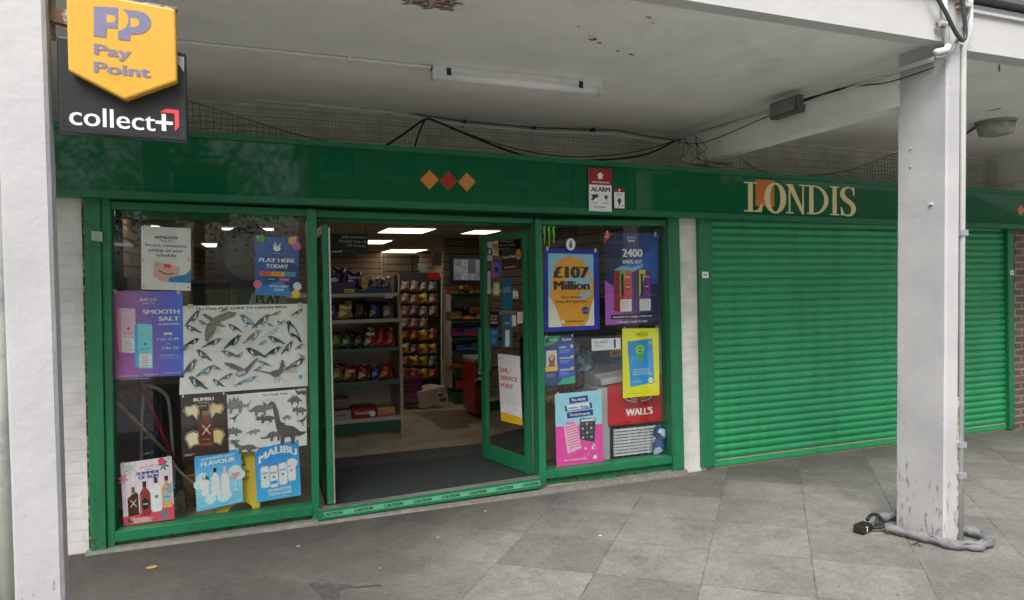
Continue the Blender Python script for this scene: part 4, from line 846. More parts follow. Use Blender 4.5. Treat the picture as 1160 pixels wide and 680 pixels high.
# ---- right window: jackpot poster with blue frame
s = poster([(616, 281), (678, 283), (679.4, 373.4), (616.6, 376.4)], 'orange jackpot poster in a dark blue frame at the left of the right window', base='#1f2f9c', thick=.006)
a0, b0, a1, b1 = .075, .06, .90, .945
s.rect(a0, b0, a1, b1, '#dcd6cc')
s.poly([(a0, b0), (a1, b0), (a1, .45), (.70, .62), (.5, .55), (a0, .58)], '#86b7cf')
s.poly([(.14, .34), (.20, .20), (.32, .12), (.50, .09), (.68, .13), (.80, .22), (.84, .32), (a1, .38), (a1, .60), (.84, .72), (.80, .86), (.72, b1), (.32, b1), (.26, .82), (.20, .70), (.11, .60), (.13, .46)], '#e0962f')
s.poly([(.36, .38), (.60, .30), (.84, .34), (.86, .44), (.74, .50), (.52, .46)], '#8fb4c0'); s.poly([(.60, .56), (.86, .50), (.84, .58), (.64, .62)], '#8fb4c0')
s.text('£107', .49, .285, .135, '#33312f', w=.66, bold=.07); s.text('Million', .50, .445, .105, '#33312f', w=.66, bold=.06)
s.text('Super Jackpot', .49, .585, .028, '#3a3531', w=.38, bold=.03); s.text('Friday 26th September', .49, .64, .03, '#3a3531', w=.56, bold=.03)
for k in range(12):
    a = k * math.pi / 6; s.poly([(.74 + .045 * math.cos(a - .25), .755 + .035 * math.sin(a - .25)), (.74 + .085 * math.cos(a), .755 + .06 * math.sin(a)), (.74 + .045 * math.cos(a + .25), .755 + .035 * math.sin(a + .25))], '#24386e')
s.ell(.74, .755, .06, '#24386e'); s.text('£2.50', .74, .755, .018, '#c9d4e0', w=.08)
s.ell(.33, .885, .028, '#eae6e0'); s.line([(.33, .88), (.31, .84)], .008, '#eae6e0'); s.text('EUROMILLIONS', .54, .885, .022, '#33312f', w=.32, bold=.03); fin(s)
# ---- vape kit poster
s = poster([(684, 263.6), (745.8, 264.6), (746.2, 367.4), (686, 370.4)], 'purple and navy vape kit poster at the top right of the right window', base='#2a3152')
s.grad(0, 0, 1, .55, '#262a3c', '#2c4f9e', 10); s.grad(0, .55, 1, 1, '#8a4aa0', '#1e2450', 10); s.poly([(0, .50), (.2, .60), (.35, .8), (.3, 1), (0, 1)], '#a55ab4'); s.poly([(.2, .38), (.6, .30), (.98, .10), (1, .5), (.8, .5)], '#2f5ca8')
s.poly([(0, 0), (.17, 0), (0, .12)], '#b8263a'); s.text('NEW', .055, .045, .02, '#f0e6e6', w=.08)
s.text('Juice', .5, .045, .026, '#d0ccc8', w=.18, bold=.0, slant=.2); s.text('BAR', .5, .085, .026, '#d0ccc8', w=.13, bold=.04)
s.text('2400', .51, .215, .085, '#dcdcd8', w=.38, bold=.045); s.text('VAPE KIT', .51, .31, .042, '#dcdcd8', w=.38, bold=.035)
s.poly([(.16, .40), (.30, .355), (.5, .37), (.72, .33), (.70, .37), (.5, .42), (.3, .41)], '#7aa4c8')
for u, c1, c2, c3 in ((.16, '#7a9a3a', '#c23044', '#8e2436'), (.52, '#b8c23c', '#6a2f7e', '#3c1c50')):
    s.poly([(u, .42), (u + .11, .395), (u + .11, .85), (u, .83)], c3); s.poly([(u + .11, .395), (u + .33, .41), (u + .33, .85), (u + .11, .85)], c2); s.poly([(u + .11, .395), (u + .24, .40), (u + .16, .60), (u + .11, .7)], c1)
    s.rect(u + .14, .44, u + .18, .68, '#141418'); s.ell(u + .25, .58, .045, c3); s.text('2400', u + .25, .58, .02, '#f0e8e8', w=.07); s.text('Juice', u + .26, .47, .022, '#eee', w=.09) if False else s.text('Juice', u + .26, .47, .022, '#eeeeee', w=.09)
    s.rect(u + .115, .715, u + .325, .845, '#ececea'); s.fine(u + .13, .725, u + .315, .84, 5, '#222222')
s.rect(.10, .875, .90, .925, '#141420'); s.text('Available in a range of flavours', .5, .90, .022, '#e6e6e6', w=.74); s.text('Charged, ready to vape', .5, .955, .022, '#e8def0', w=.56); s.rect(0, .98, 1, 1, '#101014'); fin(s)
# ---- sim card poster
s = poster([(616.6, 381.2), (650, 379.4), (651.7, 434), (617, 437.8)], 'navy and green phone sim poster at the left edge of the right window', base='#22406e')
s.poly([(0, 0), (.55, 0), (.45, .12), (.2, .19), (0, .2)], '#2f8f6c'); s.rect(.46, .17, 1, .88, '#1f4fb0'); s.poly([(.42, 1), (.6, .88), (1, .84), (1, 1)], '#2fa07a')
s.text('Lyca', .76, .08, .05, '#e6eef4', w=.3, bold=.03); s.text('YOUR SIMS', .26, .08, .028, '#d9efe4', w=.32); s.ell(.10, .09, .07, '#2f3438')
for i, (t, v) in enumerate((('10GB', .24), ('Unlimited', .46), ('Unlimited', .70))): s.text(t, .50, v, .036, '#f0f4fa', al='l', w=.36 if i else .22, bold=.03); s.fine(.5, v + .04, .9, v + .12, 3, '#a9bfe6'); s.ell(.92, v - .01, .055, '#e0a840')
s.rect(.05, .29, .41, .62, '#c3bcb4'); s.ell(.24, .47, .11, '#7a5344', rv=.09); s.ell(.24, .44, .06, '#c99a84', rv=.05); s.poly([(.12, .62), (.16, .53), (.32, .53), (.36, .62)], '#8a4a44'); s.rect(.02, .62, .43, .71, '#e2ae4c'); s.fine(.06, .76, .4, .84, 3, '#9fb4d6'); fin(s)
# ---- small white card
s = poster([(670, 384), (703, 383), (703.2, 395.4), (670.4, 397.8)], 'small white card with a black vape pen above the freezer', cat='card', name='card', base='#c3ccd0')
s.text('New', .10, .30, .16, '#2a5a8a', al='l', w=.14); s.text('MAGIC', .28, .30, .16, '#333a40', al='l', w=.26); s.fine(.08, .5, .5, .75, 2, '#5a7a94'); s.rect(.76, .12, .83, .88, '#1c1c1e'); fin(s)
# ---- yellow poster
s = poster([(704.8, 372.4), (746, 371.8), (747.2, 447.6), (705.8, 451.2)], 'bright yellow poster with a green map pin overlapping the freezer', base='#f2d90a', Y=YP - .004)
s.text('VELO', .52, .09, .05, '#3a3a34', w=.34, bold=.01); s.poly([(.14, .19), (.82, .15), (.86, .80), (.20, .85)], '#2a8fd0')
s.poly([(.14, .19), (.82, .15), (.83, .34), (.15, .4)], '#2f7fc8'); s.poly([(.36, .36), (.60, .34), (.50, .52)], '#4aa83c'); s.ell(.48, .31, .15, '#4aa83c'); s.ell(.48, .31, .10, '#d8ecd4'); s.ell(.48, .31, .085, '#3f9c34'); s.text('VELO', .48, .31, .018, '#e8f6e4', w=.12)
s.rect(.72, .185, .83, .235, '#6cb83c'); s.text('YOU CAN ENJOY', .52, .60, .022, '#bfe2f4', w=.44); s.text('VELO ANYTIME', .52, .635, .022, '#d6e04a', w=.48); s.text('EVEN IN THIS STORE', .52, .67, .022, '#bfe2f4', w=.52)
s.ell(.76, .77, .09, '#3f9c34'); s.ell(.76, .77, .07, '#d8ecd4'); s.text('VELO', .76, .77, .016, '#2f7c2a', w=.10); s.fine(.26, .76, .6, .79, 2, '#bfe2f4'); s.fine(.08, .93, .6, .96, 1, '#8a7c10'); fin(s)
# ---- scratchcards poster
s = poster([(628.4, 446.6), (681, 441.8), (683.6, 525.2), (630.6, 530.4)], 'light blue and pink scratchcards poster at the foot of the right window', base='#e2439c', Y=YP - .002)
s.poly([(0, 0), (1, 0), (1, .46), (0, .44)], '#8fc8e8')
for t, v, a_, b_ in (('The NEW', .105, .30, .70), ('win big', .205, .20, .78), ('Scratchcards', .30, .24, .80)):
    s.poly([(a_, v - .035), (b_, v - .05), (b_ + .01, v + .03), (a_ + .01, v + .045)], '#252f7c' if t != 'win big' else '#2c3a8c')
    if t == 'win big': s.poly([(a_ + .04, v - .035), (b_ - .05, v - .05), (b_ - .04, v + .02), (a_ + .06, v + .035)], '#e8f0f6')
    s.text(t, (a_ + b_) / 2, v - .002, .034, '#3a4a9c' if t == 'win big' else '#eef2f8', w=(b_ - a_) * .78, bold=.03)
s.poly([(.16, .40), (.44, .36), (.53, .76), (.24, .82)], '#e9a9c4'); s.poly([(.52, .36), (.86, .37), (.82, .70), (.51, .64)], '#2f3036')
for r_ in range(9): s.line([(.20 + r_ * .01, .47 + r_ * .035), (.44 + r_ * .01, .435 + r_ * .035)], .006, '#c2406c')
for r_ in range(4):
    for c_ in range(3): s.ell(.575 + c_ * .09, .44 + r_ * .06, .025, '#a8a8b0' if (r_ + c_) % 2 else '#55565e')
s.text('WIN', .30, .41, .03, '#7a4ab0', w=.18); s.rect(.54, .375, .84, .405, '#c9c4c8'); s.text('£', .79, .755, .07, '#f4e6ee', bold=.03); s.text('+', .62, .77, .05, '#f4e6ee', bold=.03)
for i in range(22): u, v = .2 + rnd.random() * .7, .68 + rnd.random() * .2; s.rect(u, v, u + .018, v + .012, rnd.choice(['#e8c23c', '#48b0d0', '#f0e0ea', '#8ad05c']))
s.text('Buy a Scratchcard today', .40, .905, .022, '#f8e6f0', w=.48, bold=.02); s.ell(.82, .90, .04, '#f0dcea'); s.fine(.25, .955, .75, .97, 1, '#f2b4d4'); fin(s)
# ---- vinyls on the glass
s = SW([(614.8, 255.6), (629.4, 256.2), (629.4, 282), (614.8, 281.8)], .0435); m = P('#4fae34')
for u, L__ in ((.14, .86), (.5, 1.0), (.86, .80)):
    s.poly([(u - .13, .12), (u - .02, .0), (u + .12, .02), (u + .04, .12), (u + .08, .30), (u + .05, .62), (u + .02, L__), (u - .06, .70), (u - .03, .42), (u - .10, .28)], m)
tag(s.done('decal'), 'green three-claw decal at the top left corner of the right window', 'decal')
s = SW([(640.5, 269), (652.5, 269), (652.5, 285), (640.5, 285)], .0435); s.ell(.5, .5, .5, '#2c4a4a', rv=.5); s.ell(.5, .5, .43, '#c9d4cc', rv=.43); s.ell(.5, .55, .16, '#4d6a62', rv=.24); s.ell(.5, .3, .11, '#5d7a72', rv=.11)
tag(s.done('sticker'), 'round pale sticker above the orange jackpot poster', 'sticker')
# ---- alarm signs on the fascia
s = SW([(666.8, 190.3), (692.8, 191.6), (693, 240), (667.3, 239)], YB - .010, thick=.003); s.base('#dedfd8')
s.rect(0, 0, 1, .385, '#8e1a22'); 
s.poly([(.5 + .15 * math.cos(R(-90 + 36 * k)) * (1 if k % 2 == 0 else .72), .175 + .08 * math.sin(R(-90 + 36 * k)) * (1 if k % 2 == 0 else .72) * 1.15) for k in range(10)], '#ded8d4')
s.text('verisure', .5, .315, .055, '#ded8d4', w=.76, bold=.02); s.text('ALARM', .51, .49, .10, '#26282a', w=.84, bold=.05)
s.poly([(.10, .62), (.36, .60), (.42, .64), (.38, .68), (.28, .69), (.24, .72), (.14, .76), (.08, .74), (.16, .68)], '#26282a'); s.ell(.75, .66, .09, '#9aa09c'); s.poly([(.68, .64), (.82, .64), (.75, .74)], '#26282a'); s.line([(.75, .70), (.75, .76)], .004, '#26282a')
s.fine(.14, .78, .44, .83, 2, '#4a4c4e'); s.fine(.60, .78, .92, .83, 2, '#4a4c4e'); s.text('0800 123 4567', .52, .90, .035, '#3a3c3e', w=.6, bold=.0) if False else s.fine(.18, .88, .86, .92, 1, '#4a4c4e', w=.006); s.fine(.3, .94, .8, .96, 1, '#6a6c6e')
tag(s.done('alarm_sign'), 'larger red and white alarm sign on the middle of the green fascia', 'sign')
s = SW([(695.6, 213.2), (707.5, 213.6), (707.5, 236.3), (696, 236)], YB - .010, thick=.002); s.base('#dedfd8'); s.rect(0, 0, 1, .2, '#8e1a22'); s.ell(.5, .1, .10, '#ded8d4'); s.text('ALARM', .5, .29, .06, '#5a5c5e', w=.6); s.fine(.2, .36, .8, .42, 1, '#777777'); s.poly([(.28, .60), (.72, .60), (.5, .88)], '#3a3c3e'); s.ell(.5, .60, .17, '#3a3c3e'); s.rect(.7, .84, .92, .88, '#777777')
tag(s.done('alarm_sign'), 'smaller alarm sticker just right of the large alarm sign', 'sign')

# ================================================================== HANGING PAY SIGN
YS = -1.96
ps = thing('projecting_sign', 'hanging yellow pay sign over a black parcel panel beside the left column', 'hanging sign', (-.5, YS, 2.3))
mb = MB(); mb.quadW([(64, 41), (210, 60), (212.3, 160), (65.4, 149)], YS, YS + .05); mb.build('black_panel', mat('black_sign_gloss', (.022, .024, .027), rough=.35, var=.2, scale=8, dirt=(.10, .10, .10), dscale=9, dlo=.62, dhi=.8), ps, bevel=.004); blp = bpy.data.objects['black_panel']
s = SW([(64, 41), (210, 60), (212.3, 160), (65.4, 149)], YS - .0015)
s.text('collect', .075, .80, .145, '#e9e9e6', al='l', w=.66, bold=.012) if False else None
s.text('collect', .085, .815, .20, '#e9e9e6', al='l', w=.66, bold=.012)
s.rect(.745, .795, .885, .832, '#e9e9e6'); s.rect(.795, .715, .83, .905, '#e9e9e6')
s.poly([(.78, .70), (.83, .655), (.935, .655), (.935, .845), (.90, .90), (.90, .70)], '#d9414c'); s.line([(.03, .42), (.03, .92), (.97, .98), (.97, .50), (.52, .70), (.03, .42)], .0022, '#3a3c3f')
s.poly([(.90, .04), (.99, .05), (.985, .22), (.94, .14)], '#9a9a98')
s.done('parcel_lettering', blp)
mb = MB(); yq = [(74.5, -13), (198.6, 10), (200.6, 91.8), (141.4, 112.8), (77, 79.6)]
mb.prism([W(x, y, YS - .055) for x, y in yq], (0, .05, 0)); mb.build('yellow_panel', mat('yellow_sign_gloss', hexc('#ecb848', .84), rough=.3, var=.06, scale=5, dirt=(.42, .27, .06), dscale=7, dlo=.66, dhi=.8), ps, bevel=.008)
s = SW([(74.5, -13), (198.6, 10), (200.6, 91.8), (75.5, 79.6)], YS - .0565)
PU = P('#6d6a85')
def cu3(x, y): # crop coordinate (3.4x) -> u,v of the sheet
    p = W(x / 3.4, y / 3.4, YS - .0565); a, b, c = s.c[0], s.c[1], s.c[3]
    u_ = (p.x - a.x) / (b.x - a.x); zt = a.z + (b.z - a.z) * u_; zb_ = c.z + (s.c[2].z - c.z) * u_; return u_, (zt - p.z) / (zt - zb_)
def cpoly(pts, m): s.poly([cu3(*p) for p in pts], m)
cpoly([(363, 25), (455, 30), (455, 110), (412, 108), (412, 146), (363, 140)], PU)
arc = lambda cx, cy, rx, ry, a0, a1, n=12: [(cx + rx * math.cos(R(a0 + (a1 - a0) * i / n)), cy + ry * math.sin(R(a0 + (a1 - a0) * i / n))) for i in range(n + 1)]
cpoly([(412, 58), (430, 59)] + arc(430, 73, 17, 14, -90, 90) + [(412, 87)], _M['yellow_sign_gloss'])
cpoly([(457, 35), (530, 42)] + arc(530, 88, 52, 44, -88, 90) + [(503, 132), (503, 158), (457, 153)], PU)
cpoly([(457, 35)] + arc(457, 77, 38, 42, -90, 90) + [(457, 119)], _M['yellow_sign_gloss']); cpoly([(503, 70), (520, 71)] + arc(520, 88, 17, 16, -90, 90) + [(503, 104)], _M['yellow_sign_gloss'])
u1_, v1_ = cu3(366, 186); u2_, v2_ = cu3(508, 186); s.text('Pay', u1_, v1_ + .01, .135, PU, al='l', w=u2_ - u1_, bold=.035)
u1_, v1_ = cu3(366, 252); u2_, v2_ = cu3(582, 270); s.text('Point', u1_, v1_ + .02, .135, PU, al='l', w=u2_ - u1_, bold=.035)
s.done('pay_lettering', bpy.data.objects['yellow_panel'])
mb = MB(); mb.quadW([(48, 6), (76, 11), (76, 28), (48, 21)], YS + .02, YS + .06); mb.quadW([(49, -30), (55, -30), (56, 38), (50, 37)], YS + .01, YS + .10); mb.quadW([(68, -12), (200, 8), (200, 12), (68, -6)], YS + .06, YS + .09); mb.build('bracket', m_rust, ps)

# ================================================================== THINGS UNDER THE CANOPY
# fluorescent light
p0, p1 = G(492, 78, 3.2), G(675, 104, 3.2); yl = (p0.y + p1.y) / 2
tl = thing('tube_light', 'long white fluorescent batten light on the canopy ceiling', 'ceiling light', ((p0.x + p1.x) / 2, yl, 3.25))
mb = MB(); mb.box(p0.x, p1.x, yl - .035, yl + .035, 3.205, 3.248); mb.build('housing', m_lgrey, tl, bevel=.004)
mb = MB(); mb.tube([(p0.x + .02, yl, 3.185), (p1.x - .02, yl, 3.185)], .035, 14); mb.build('diffuser', mat('frosted_diffuser', (.85, .86, .88), rough=.35, var=.03), tl, smooth=True)
for x in (p0.x, p1.x - .03): mb = MB(); mb.box(x, x + .03, yl - .042, yl + .042, 3.145, 3.2445); mb.build('end_cap', m_lgrey, tl, bevel=.006)
for x in (p0.x + .1, p1.x - .2): mb = MB(); mb.box(x, x + .03, yl - .041, yl - .03, 3.18, 3.23); mb.build('clip', m_dark, tl)
# conduit to the light
mb = MB(); q = [G(x, y, 3.235) for x, y in ((60, 16), (200, 38), (395, 63), (488, 77.5))]; q = [Vector((p.x, yl if i > 1 else p.y, 3.235)) for i, p in enumerate(q)]
yy = [yl - .01, yl, yl, yl]; mb.tube([Vector((p.x, yy[i], 3.235)) for i, p in enumerate(q)], .012, 8)
mb.box(q[2].x, q[2].x + .03, yl - .02, yl + .02, 3.215, 3.248); tag(mb.build('conduit', m_lgrey, smooth=False), 'white conduit on the ceiling leading to the fluorescent light', 'conduit')
# wall conduit with black cables
YW = .93
pts_ = [(150, 96), (212, 103.3), (351, 117.5), (442, 126.5), (484.5, 134.8), (526, 140.5), (605, 147.6), (700, 151), (732, 157), (764, 162)]
mb = MB(); mb.tube([W(x, y + 1, YW - .07) for x, y in pts_], .013, 8); mb.tube([W(x, y - 3, YW - .01) for x, y in pts_], .005, 6, 1)
for x, y in ((217, 103), (351, 117), (442, 126), (526, 140), (605, 147), (672, 149)): p = W(x, y, YW); mb.box(p.x - .008, p.x + .008, YW - .025, YW + .06, p.z - .02, p.z + .03, 1)
tag(mb.build('conduit', [m_lgrey, m_black]), 'grey conduit with a black cable along the wall above the fascia', 'conduit')
def cable(pl, r, label, Y=.5, m=m_black, name='cable'):
    mb = MB(); pts = subd([(x, y, 0) for x, y in pl]); mb.tube([W(x, y, Y) for x, y, _ in pts], r, 6); return tag(mb.build(name, m, smooth=True), label, 'cable')
cable([(484, 135), (478, 137), (460, 150), (433, 168)], .010, 'black cable slanting down left from the wall conduit behind the fascia', .7)
cable([(481, 136), (475, 150), (469, 169)], .008, 'short thin black cable dropping from the wall conduit beside the slanting one', .7)
cable([(484, 134), (500, 140), (540, 157), (585, 174), (620, 182), (660, 182), (700, 180), (735, 174), (764, 160)], .010, 'thick black cable sagging along the top of the fascia', .6)
cable([(520, 148), (560, 162), (610, 174), (660, 178), (720, 172), (770, 158)], .005, 'thin black wire sagging above the thick cable', .65)
# cables along the cross beam
def bcable(off, r, label, sag=0, m=m_black):
    base_ = [(768, 156), (800, 145.5), (880, 120), (950, 98), (1005, 82), (1058, 66)]
    mb = MB(); n = len(base_); pts = subd([(x, y + off * (1 + .8 * math.sin(i * 1.7 + off)) + sag * math.sin(math.pi * (i / (n - 1)) * 3) ** 2, 0) for i, (x, y) in enumerate(base_)])
    mb.tube([XP(x, y, 4.1 - .012 - r) for x, y, _ in pts], r, 6); return tag(mb.build('cable', m, smooth=True), label, 'cable')
bcable(0, .012, 'pale painted cable at the top of the concrete cross beam', m=m_lgrey)
bcable(2.2, .005, 'thin black cable just under the pale one on the cross beam', 1)
bcable(3.6, .008, 'second pale cable in the middle of the bundle on the cross beam', 2, m_lgrey)
bcable(6.0, .004, 'lowest drooping black cable on the cross beam', 5)
# tangled wire in the corner
mb = MB()
for k in range(9):
    x0_, y0_ = 768 + rnd.random() * 24, 152 + rnd.random() * 12; pts = subd([(x0_, y0_, 0), (x0_ + rnd.uniform(-6, 14), y0_ + 14, 0), (x0_ + rnd.uniform(-12, 20), y0_ + 26, 0), (x0_ + rnd.uniform(5, 60), 186 + rnd.random() * 4, 0)]); mb.tube([W(x, y, .35) for x, y, _ in pts], .0026, 5)
tag(mb.build('loose_wires', m_black), 'tangle of loose black wires in the corner under the cross beam', 'wires', kind='stuff')
# bulkhead box light on the beam
p = XP(893, 127, 4.1); q = XP(874, 127, 4.1)
bl_ = thing('bulkhead_light', 'dark grimy box light fixed to the side of the cross beam', 'wall light', (4.05, p.y, p.z))
a_, b_ = XP(878, 128, 4.08), XP(911, 124, 4.08)
mb = MB(); mb.box(4.02, 4.098, b_.y, a_.y, a_.z - .065, a_.z + .07); mb.build('body', mat('grimy_grey_plastic', (.13, .13, .125), rough=.6, var=.3), bl_, bevel=.012)
mb = MB(); mb.box(4.003, 4.018, b_.y + .03, a_.y - .03, a_.z - .045, a_.z + .05); mb.build('lens', mat('grimy_lens', (.22, .22, .21), rough=.4, var=.3), bl_, bevel=.006)
# round bulkhead light in the right bay
c = G(1128, 143, 3.2)
rb = thing('bulkhead_light', 'round grey ceiling light in the bay right of the column', 'ceiling light', (c.x, c.y, 3.25))
mb = MB(); mb.tube([(c.x, c.y, 3.248), (c.x, c.y, 3.225)], [.175, .17], 24); mb.build('base_ring', mat('aged_grey', (.30, .30, .28), rough=.6, var=.3, scale=10), rb, smooth=False)
mb = MB(); mb.tube([(c.x, c.y, 3.2245), (c.x, c.y, 3.17), (c.x, c.y, 3.12), (c.x, c.y, 3.105)], [.162, .155, .14, .08], 24); mb.build('lens', mat('aged_lens', (.36, .38, .36), rough=.25, var=.25, scale=14), rb, smooth=True)
mb = MB(); mb.tube([G(1094, 152, 3.238), (c.x - .15, c.y, 3.24)], .012, 6); mb.build('feed_cable', m_dark, rb)
# ceiling hooks
for x, y, lab in ((1115, 121, 'pair'), ):
    mb = MB(); a_, b_ = G(1119, 126, 3.245), G(1134, 123, 3.245); mb.tube([a_ + Vector((0, 0, -.03)), a_, b_, b_ + Vector((0, 0, -.05))], .004, 6); tag(mb.build('ceiling_hook', m_rust), 'rusty bent wire hook on the ceiling above the round light', 'hook')
mb = MB(); a_ = G(1132, 73, 3.24); mb.tube([a_, a_ + Vector((0, 0, -.05))], .006, 6); tag(mb.build('ceiling_hook', m_rust), 'rusty peg in the ceiling just behind the front beam, right of the column', 'hook')
# looped cables and pipe joints at the top of the column
mb = MB(); pts = subd([(1058, -8, 0), (1070, 12, 0), (1080, 32, 0), (1086, 42, 0), (1091, 46, 0), (1094, 38, 0), (1092, 15, 0), (1090, -8, 0)]); mb.tube([W(x, y, -2.06) for x, y, _ in pts], .012, 8)
tag(mb.build('cable', mat('black_sheath', (.05, .052, .055), rough=.4), smooth=True), 'thick dark cable hanging in a loop at the head of the column', 'cable')
mb = MB(); pts = subd([(1103, -8, 0), (1098, 15, 0), (1090, 35, 0), (1082, 50, 0), (1078, 58, 0), (1070, 64, 0), (1060, 66, 0)]); mb.tube([W(x, y, -2.035) for x, y, _ in pts], .010, 8)
tag(mb.build('cable', mat('grey_sheath', (.2, .2, .2), rough=.5), smooth=True), 'grey cable curling from the front beam round to the cross beam', 'cable')
jp = thing('pipe_joint', 'white painted pipe and elbow joint where the beam meets the column', 'pipe', (4.1, -2.05, 3.2))
mb = MB(); mb.tube([W(1068, -20, -2.03), W(1071, 20, -2.03), W(1073, 50, -2.03)], .017, 10); mb.build('riser', m_lgrey, jp, smooth=True)
mb = MB(); mb.tube([W(1074, 52, -2.035), W(1072, 57, -2.035), W(1062, 59, -2.03), W(1060, 59.5, -2.03)], .021, 10); mb.build('elbow', m_lgrey, jp, smooth=True)
mb = MB(); a_ = W(1066, 27, -2.04); mb.tube([a_ + Vector((-.02, 0, 0)), a_ + Vector((.03, 0, 0))], .024, 10); mb.build('collar', m_rust, jp)
mb = MB(); mb.quadW([(1092, 0), (1102, 2), (1102, 8), (1092, 6)], -2.06, -2.0); tag(mb.build('cable_bracket', m_rust), 'rusty steel bracket under the roof edge above the column', 'bracket')

# bird netting above the fascia
m_net = mat('net_cord', (.16, .155, .14), rough=.8)
def wirebox(mb, a, b, r=.0009): 
    a, b = Vector(a), Vector(b); d = (b - a); n = Vector((0, 1, 0)); t = d.cross(n).normalized() * r; i = len(mb.v)
    mb.v += [a + t, a - t, b - t, b + t, a + t + n * r, a - t + n * r, b - t + n * r, b + t + n * r]
    mb.f += [(i, i + 1, i + 2, i + 3), (i + 4, i + 7, i + 6, i + 5), (i, i + 3, i + 7, i + 4), (i + 1, i + 5, i + 6, i + 2)]; mb.m += [0] * 4
def flatnet(x0, x1, z0, z1, Y, label, pitch=.03):
    mb = MB(); mb.keep = True; x = x0
    while x < x1: wirebox(mb, (x, Y, z0), (x + .004, Y, z1)); x += pitch
    z = z0
    while z < z1:
        k = int((x1 - x0) / .5) + 1
        for i in range(k): a, b = x0 + (x1 - x0) * i / k, x0 + (x1 - x0) * (i + 1) / k; wirebox(mb, (a, Y, z + .004 * math.sin(a * 3)), (b, Y, z + .004 * math.sin(b * 3)))
        z += pitch
    tag(mb.build('bird_net', m_net), label, 'netting', kind=None)
flatnet(-1.6, 4.08, 2.64, 3.2, .88, 'fine dark bird netting across the wall above the left and middle fascia')
flatnet(4.25, 9.2, 2.64, 3.2, .88, 'fine dark bird netting above the fascia right of the cross beam')
def sagnet(curve, Y, label, low, px=5.0):
    mb = MB(); mb.keep = True; pts = subd([(x, y, 0) for x, y in curve]); P3 = [W(x, y, Y) for x, y, _ in pts]; mb.tube(P3, .006, 5)
    xs = P3[0].x
    def top(x):
        for a, b in zip(P3, P3[1:]):
            if a.x <= x <= b.x: return a.z + (b.z - a.z) * (x - a.x) / max(1e-6, b.x - a.x)
        return P3[-1].z
    x = P3[0].x; prev = None
    while x < P3[-1].x:
        zt = top(x); z0 = ft(x) - .02; col = []
        if zt > z0: wirebox(mb, (x, Y, z0), (x + .01 * math.sin(x * 20), Y, zt), .0022)
        k = 0
        while z0 + k * .04 < zt and z0 + k * .04 < top(min(x + .04, P3[-1].x)): wirebox(mb, (x, Y, z0 + k * .04 + .008 * math.sin(x * 25 + k)), (x + .04, Y, z0 + k * .04 + .008 * math.sin((x + .04) * 25 + k)), .0022); k += 1
        x += .04
    tag(mb.build('sagging_net', m_net), label, 'netting')
sagnet([(205, 111), (225, 118), (270, 132), (320, 148), (360, 158), (392, 164)], .05, 'slack netting sagging over the left end of the fascia', 0)
sagnet([(838, 178), (848, 186), (866, 195.5), (904, 199.5), (951, 195), (985, 185), (1014, 174), (1060, 160)], .05, 'slack netting sagging over the fascia beside the column', 0)

# chain lock at the foot of the column
ck = thing('chain_lock', 'grey sleeved security chain with a black padlock round the foot of the column', 'chain lock', (4.15, -1.9, 0))
pp = [(3.93, -1.70, .045), (3.97, -1.80, .05), (4.02, -1.93, .045), (4.06, -2.04, .04), (4.14, -2.12, .038), (4.24, -2.15, .04), (4.34, -2.12, .045), (4.385, -2.03, .05), (4.36, -1.95, .06), (4.30, -1.90, .07), (4.28, -1.75, .06), (4.2, -1.58, .05), (4.06, -1.56, .05), (3.97, -1.62, .05)]
pts = subd([tuple(p) for p in pp]); mb = MB(); rr = [.027 + .005 * math.sin(i * 1.1) + .004 * math.sin(i * 2.7) for i in range(len(pts))]; pts = [(x + .006 * math.sin(i * .9), y + .006 * math.sin(i * 1.3), z * .72 + .004) for i, (x, y, z) in enumerate(pts)]
mb.tube(pts, rr, 14); mb.build('sleeve', mat('grey_nylon', (.20, .20, .21), rough=.8, var=.45, scale=14, bump=.8, bscale=30), ck, smooth=True)
mb = MB()
for k in range(3):
    o_ = .012 * math.sin(k * 2.1); mb.tube([(x + .01 * math.sin(i * .6 + k * 2), y - .012 * math.cos(k * 2), z + .020 + .006 * math.sin(i * .9 + k * 3)) for i, (x, y, z) in enumerate(pts[8:46])], .009, 6)
mb.build('sleeve_folds', mat('grey_nylon', (.3, .3, .3)), ck, smooth=True)
mb = MB(); mb.obox((3.80, -1.64, .032), (.06, .016, 0), (-.012, .034, 0), (0, 0, .030)); mb.build('lock_body', m_black, ck, bevel=.012)
mb = MB(); mb.obox((3.790, -1.6785, .034), (.014, .0037, 0), (-.0006, .0012, 0), (0, 0, .019)); mb.build('lock_label', P('#cfd0b0'), ck)
mb = MB(); mb.tube(subd([(3.84, -1.64, .08, ), (3.90, -1.62, .10), (3.96, -1.62, .09), (3.93, -1.70, .05), (3.86, -1.66, .03)]), .012, 8); mb.build('shackle', m_black, ck, smooth=True)

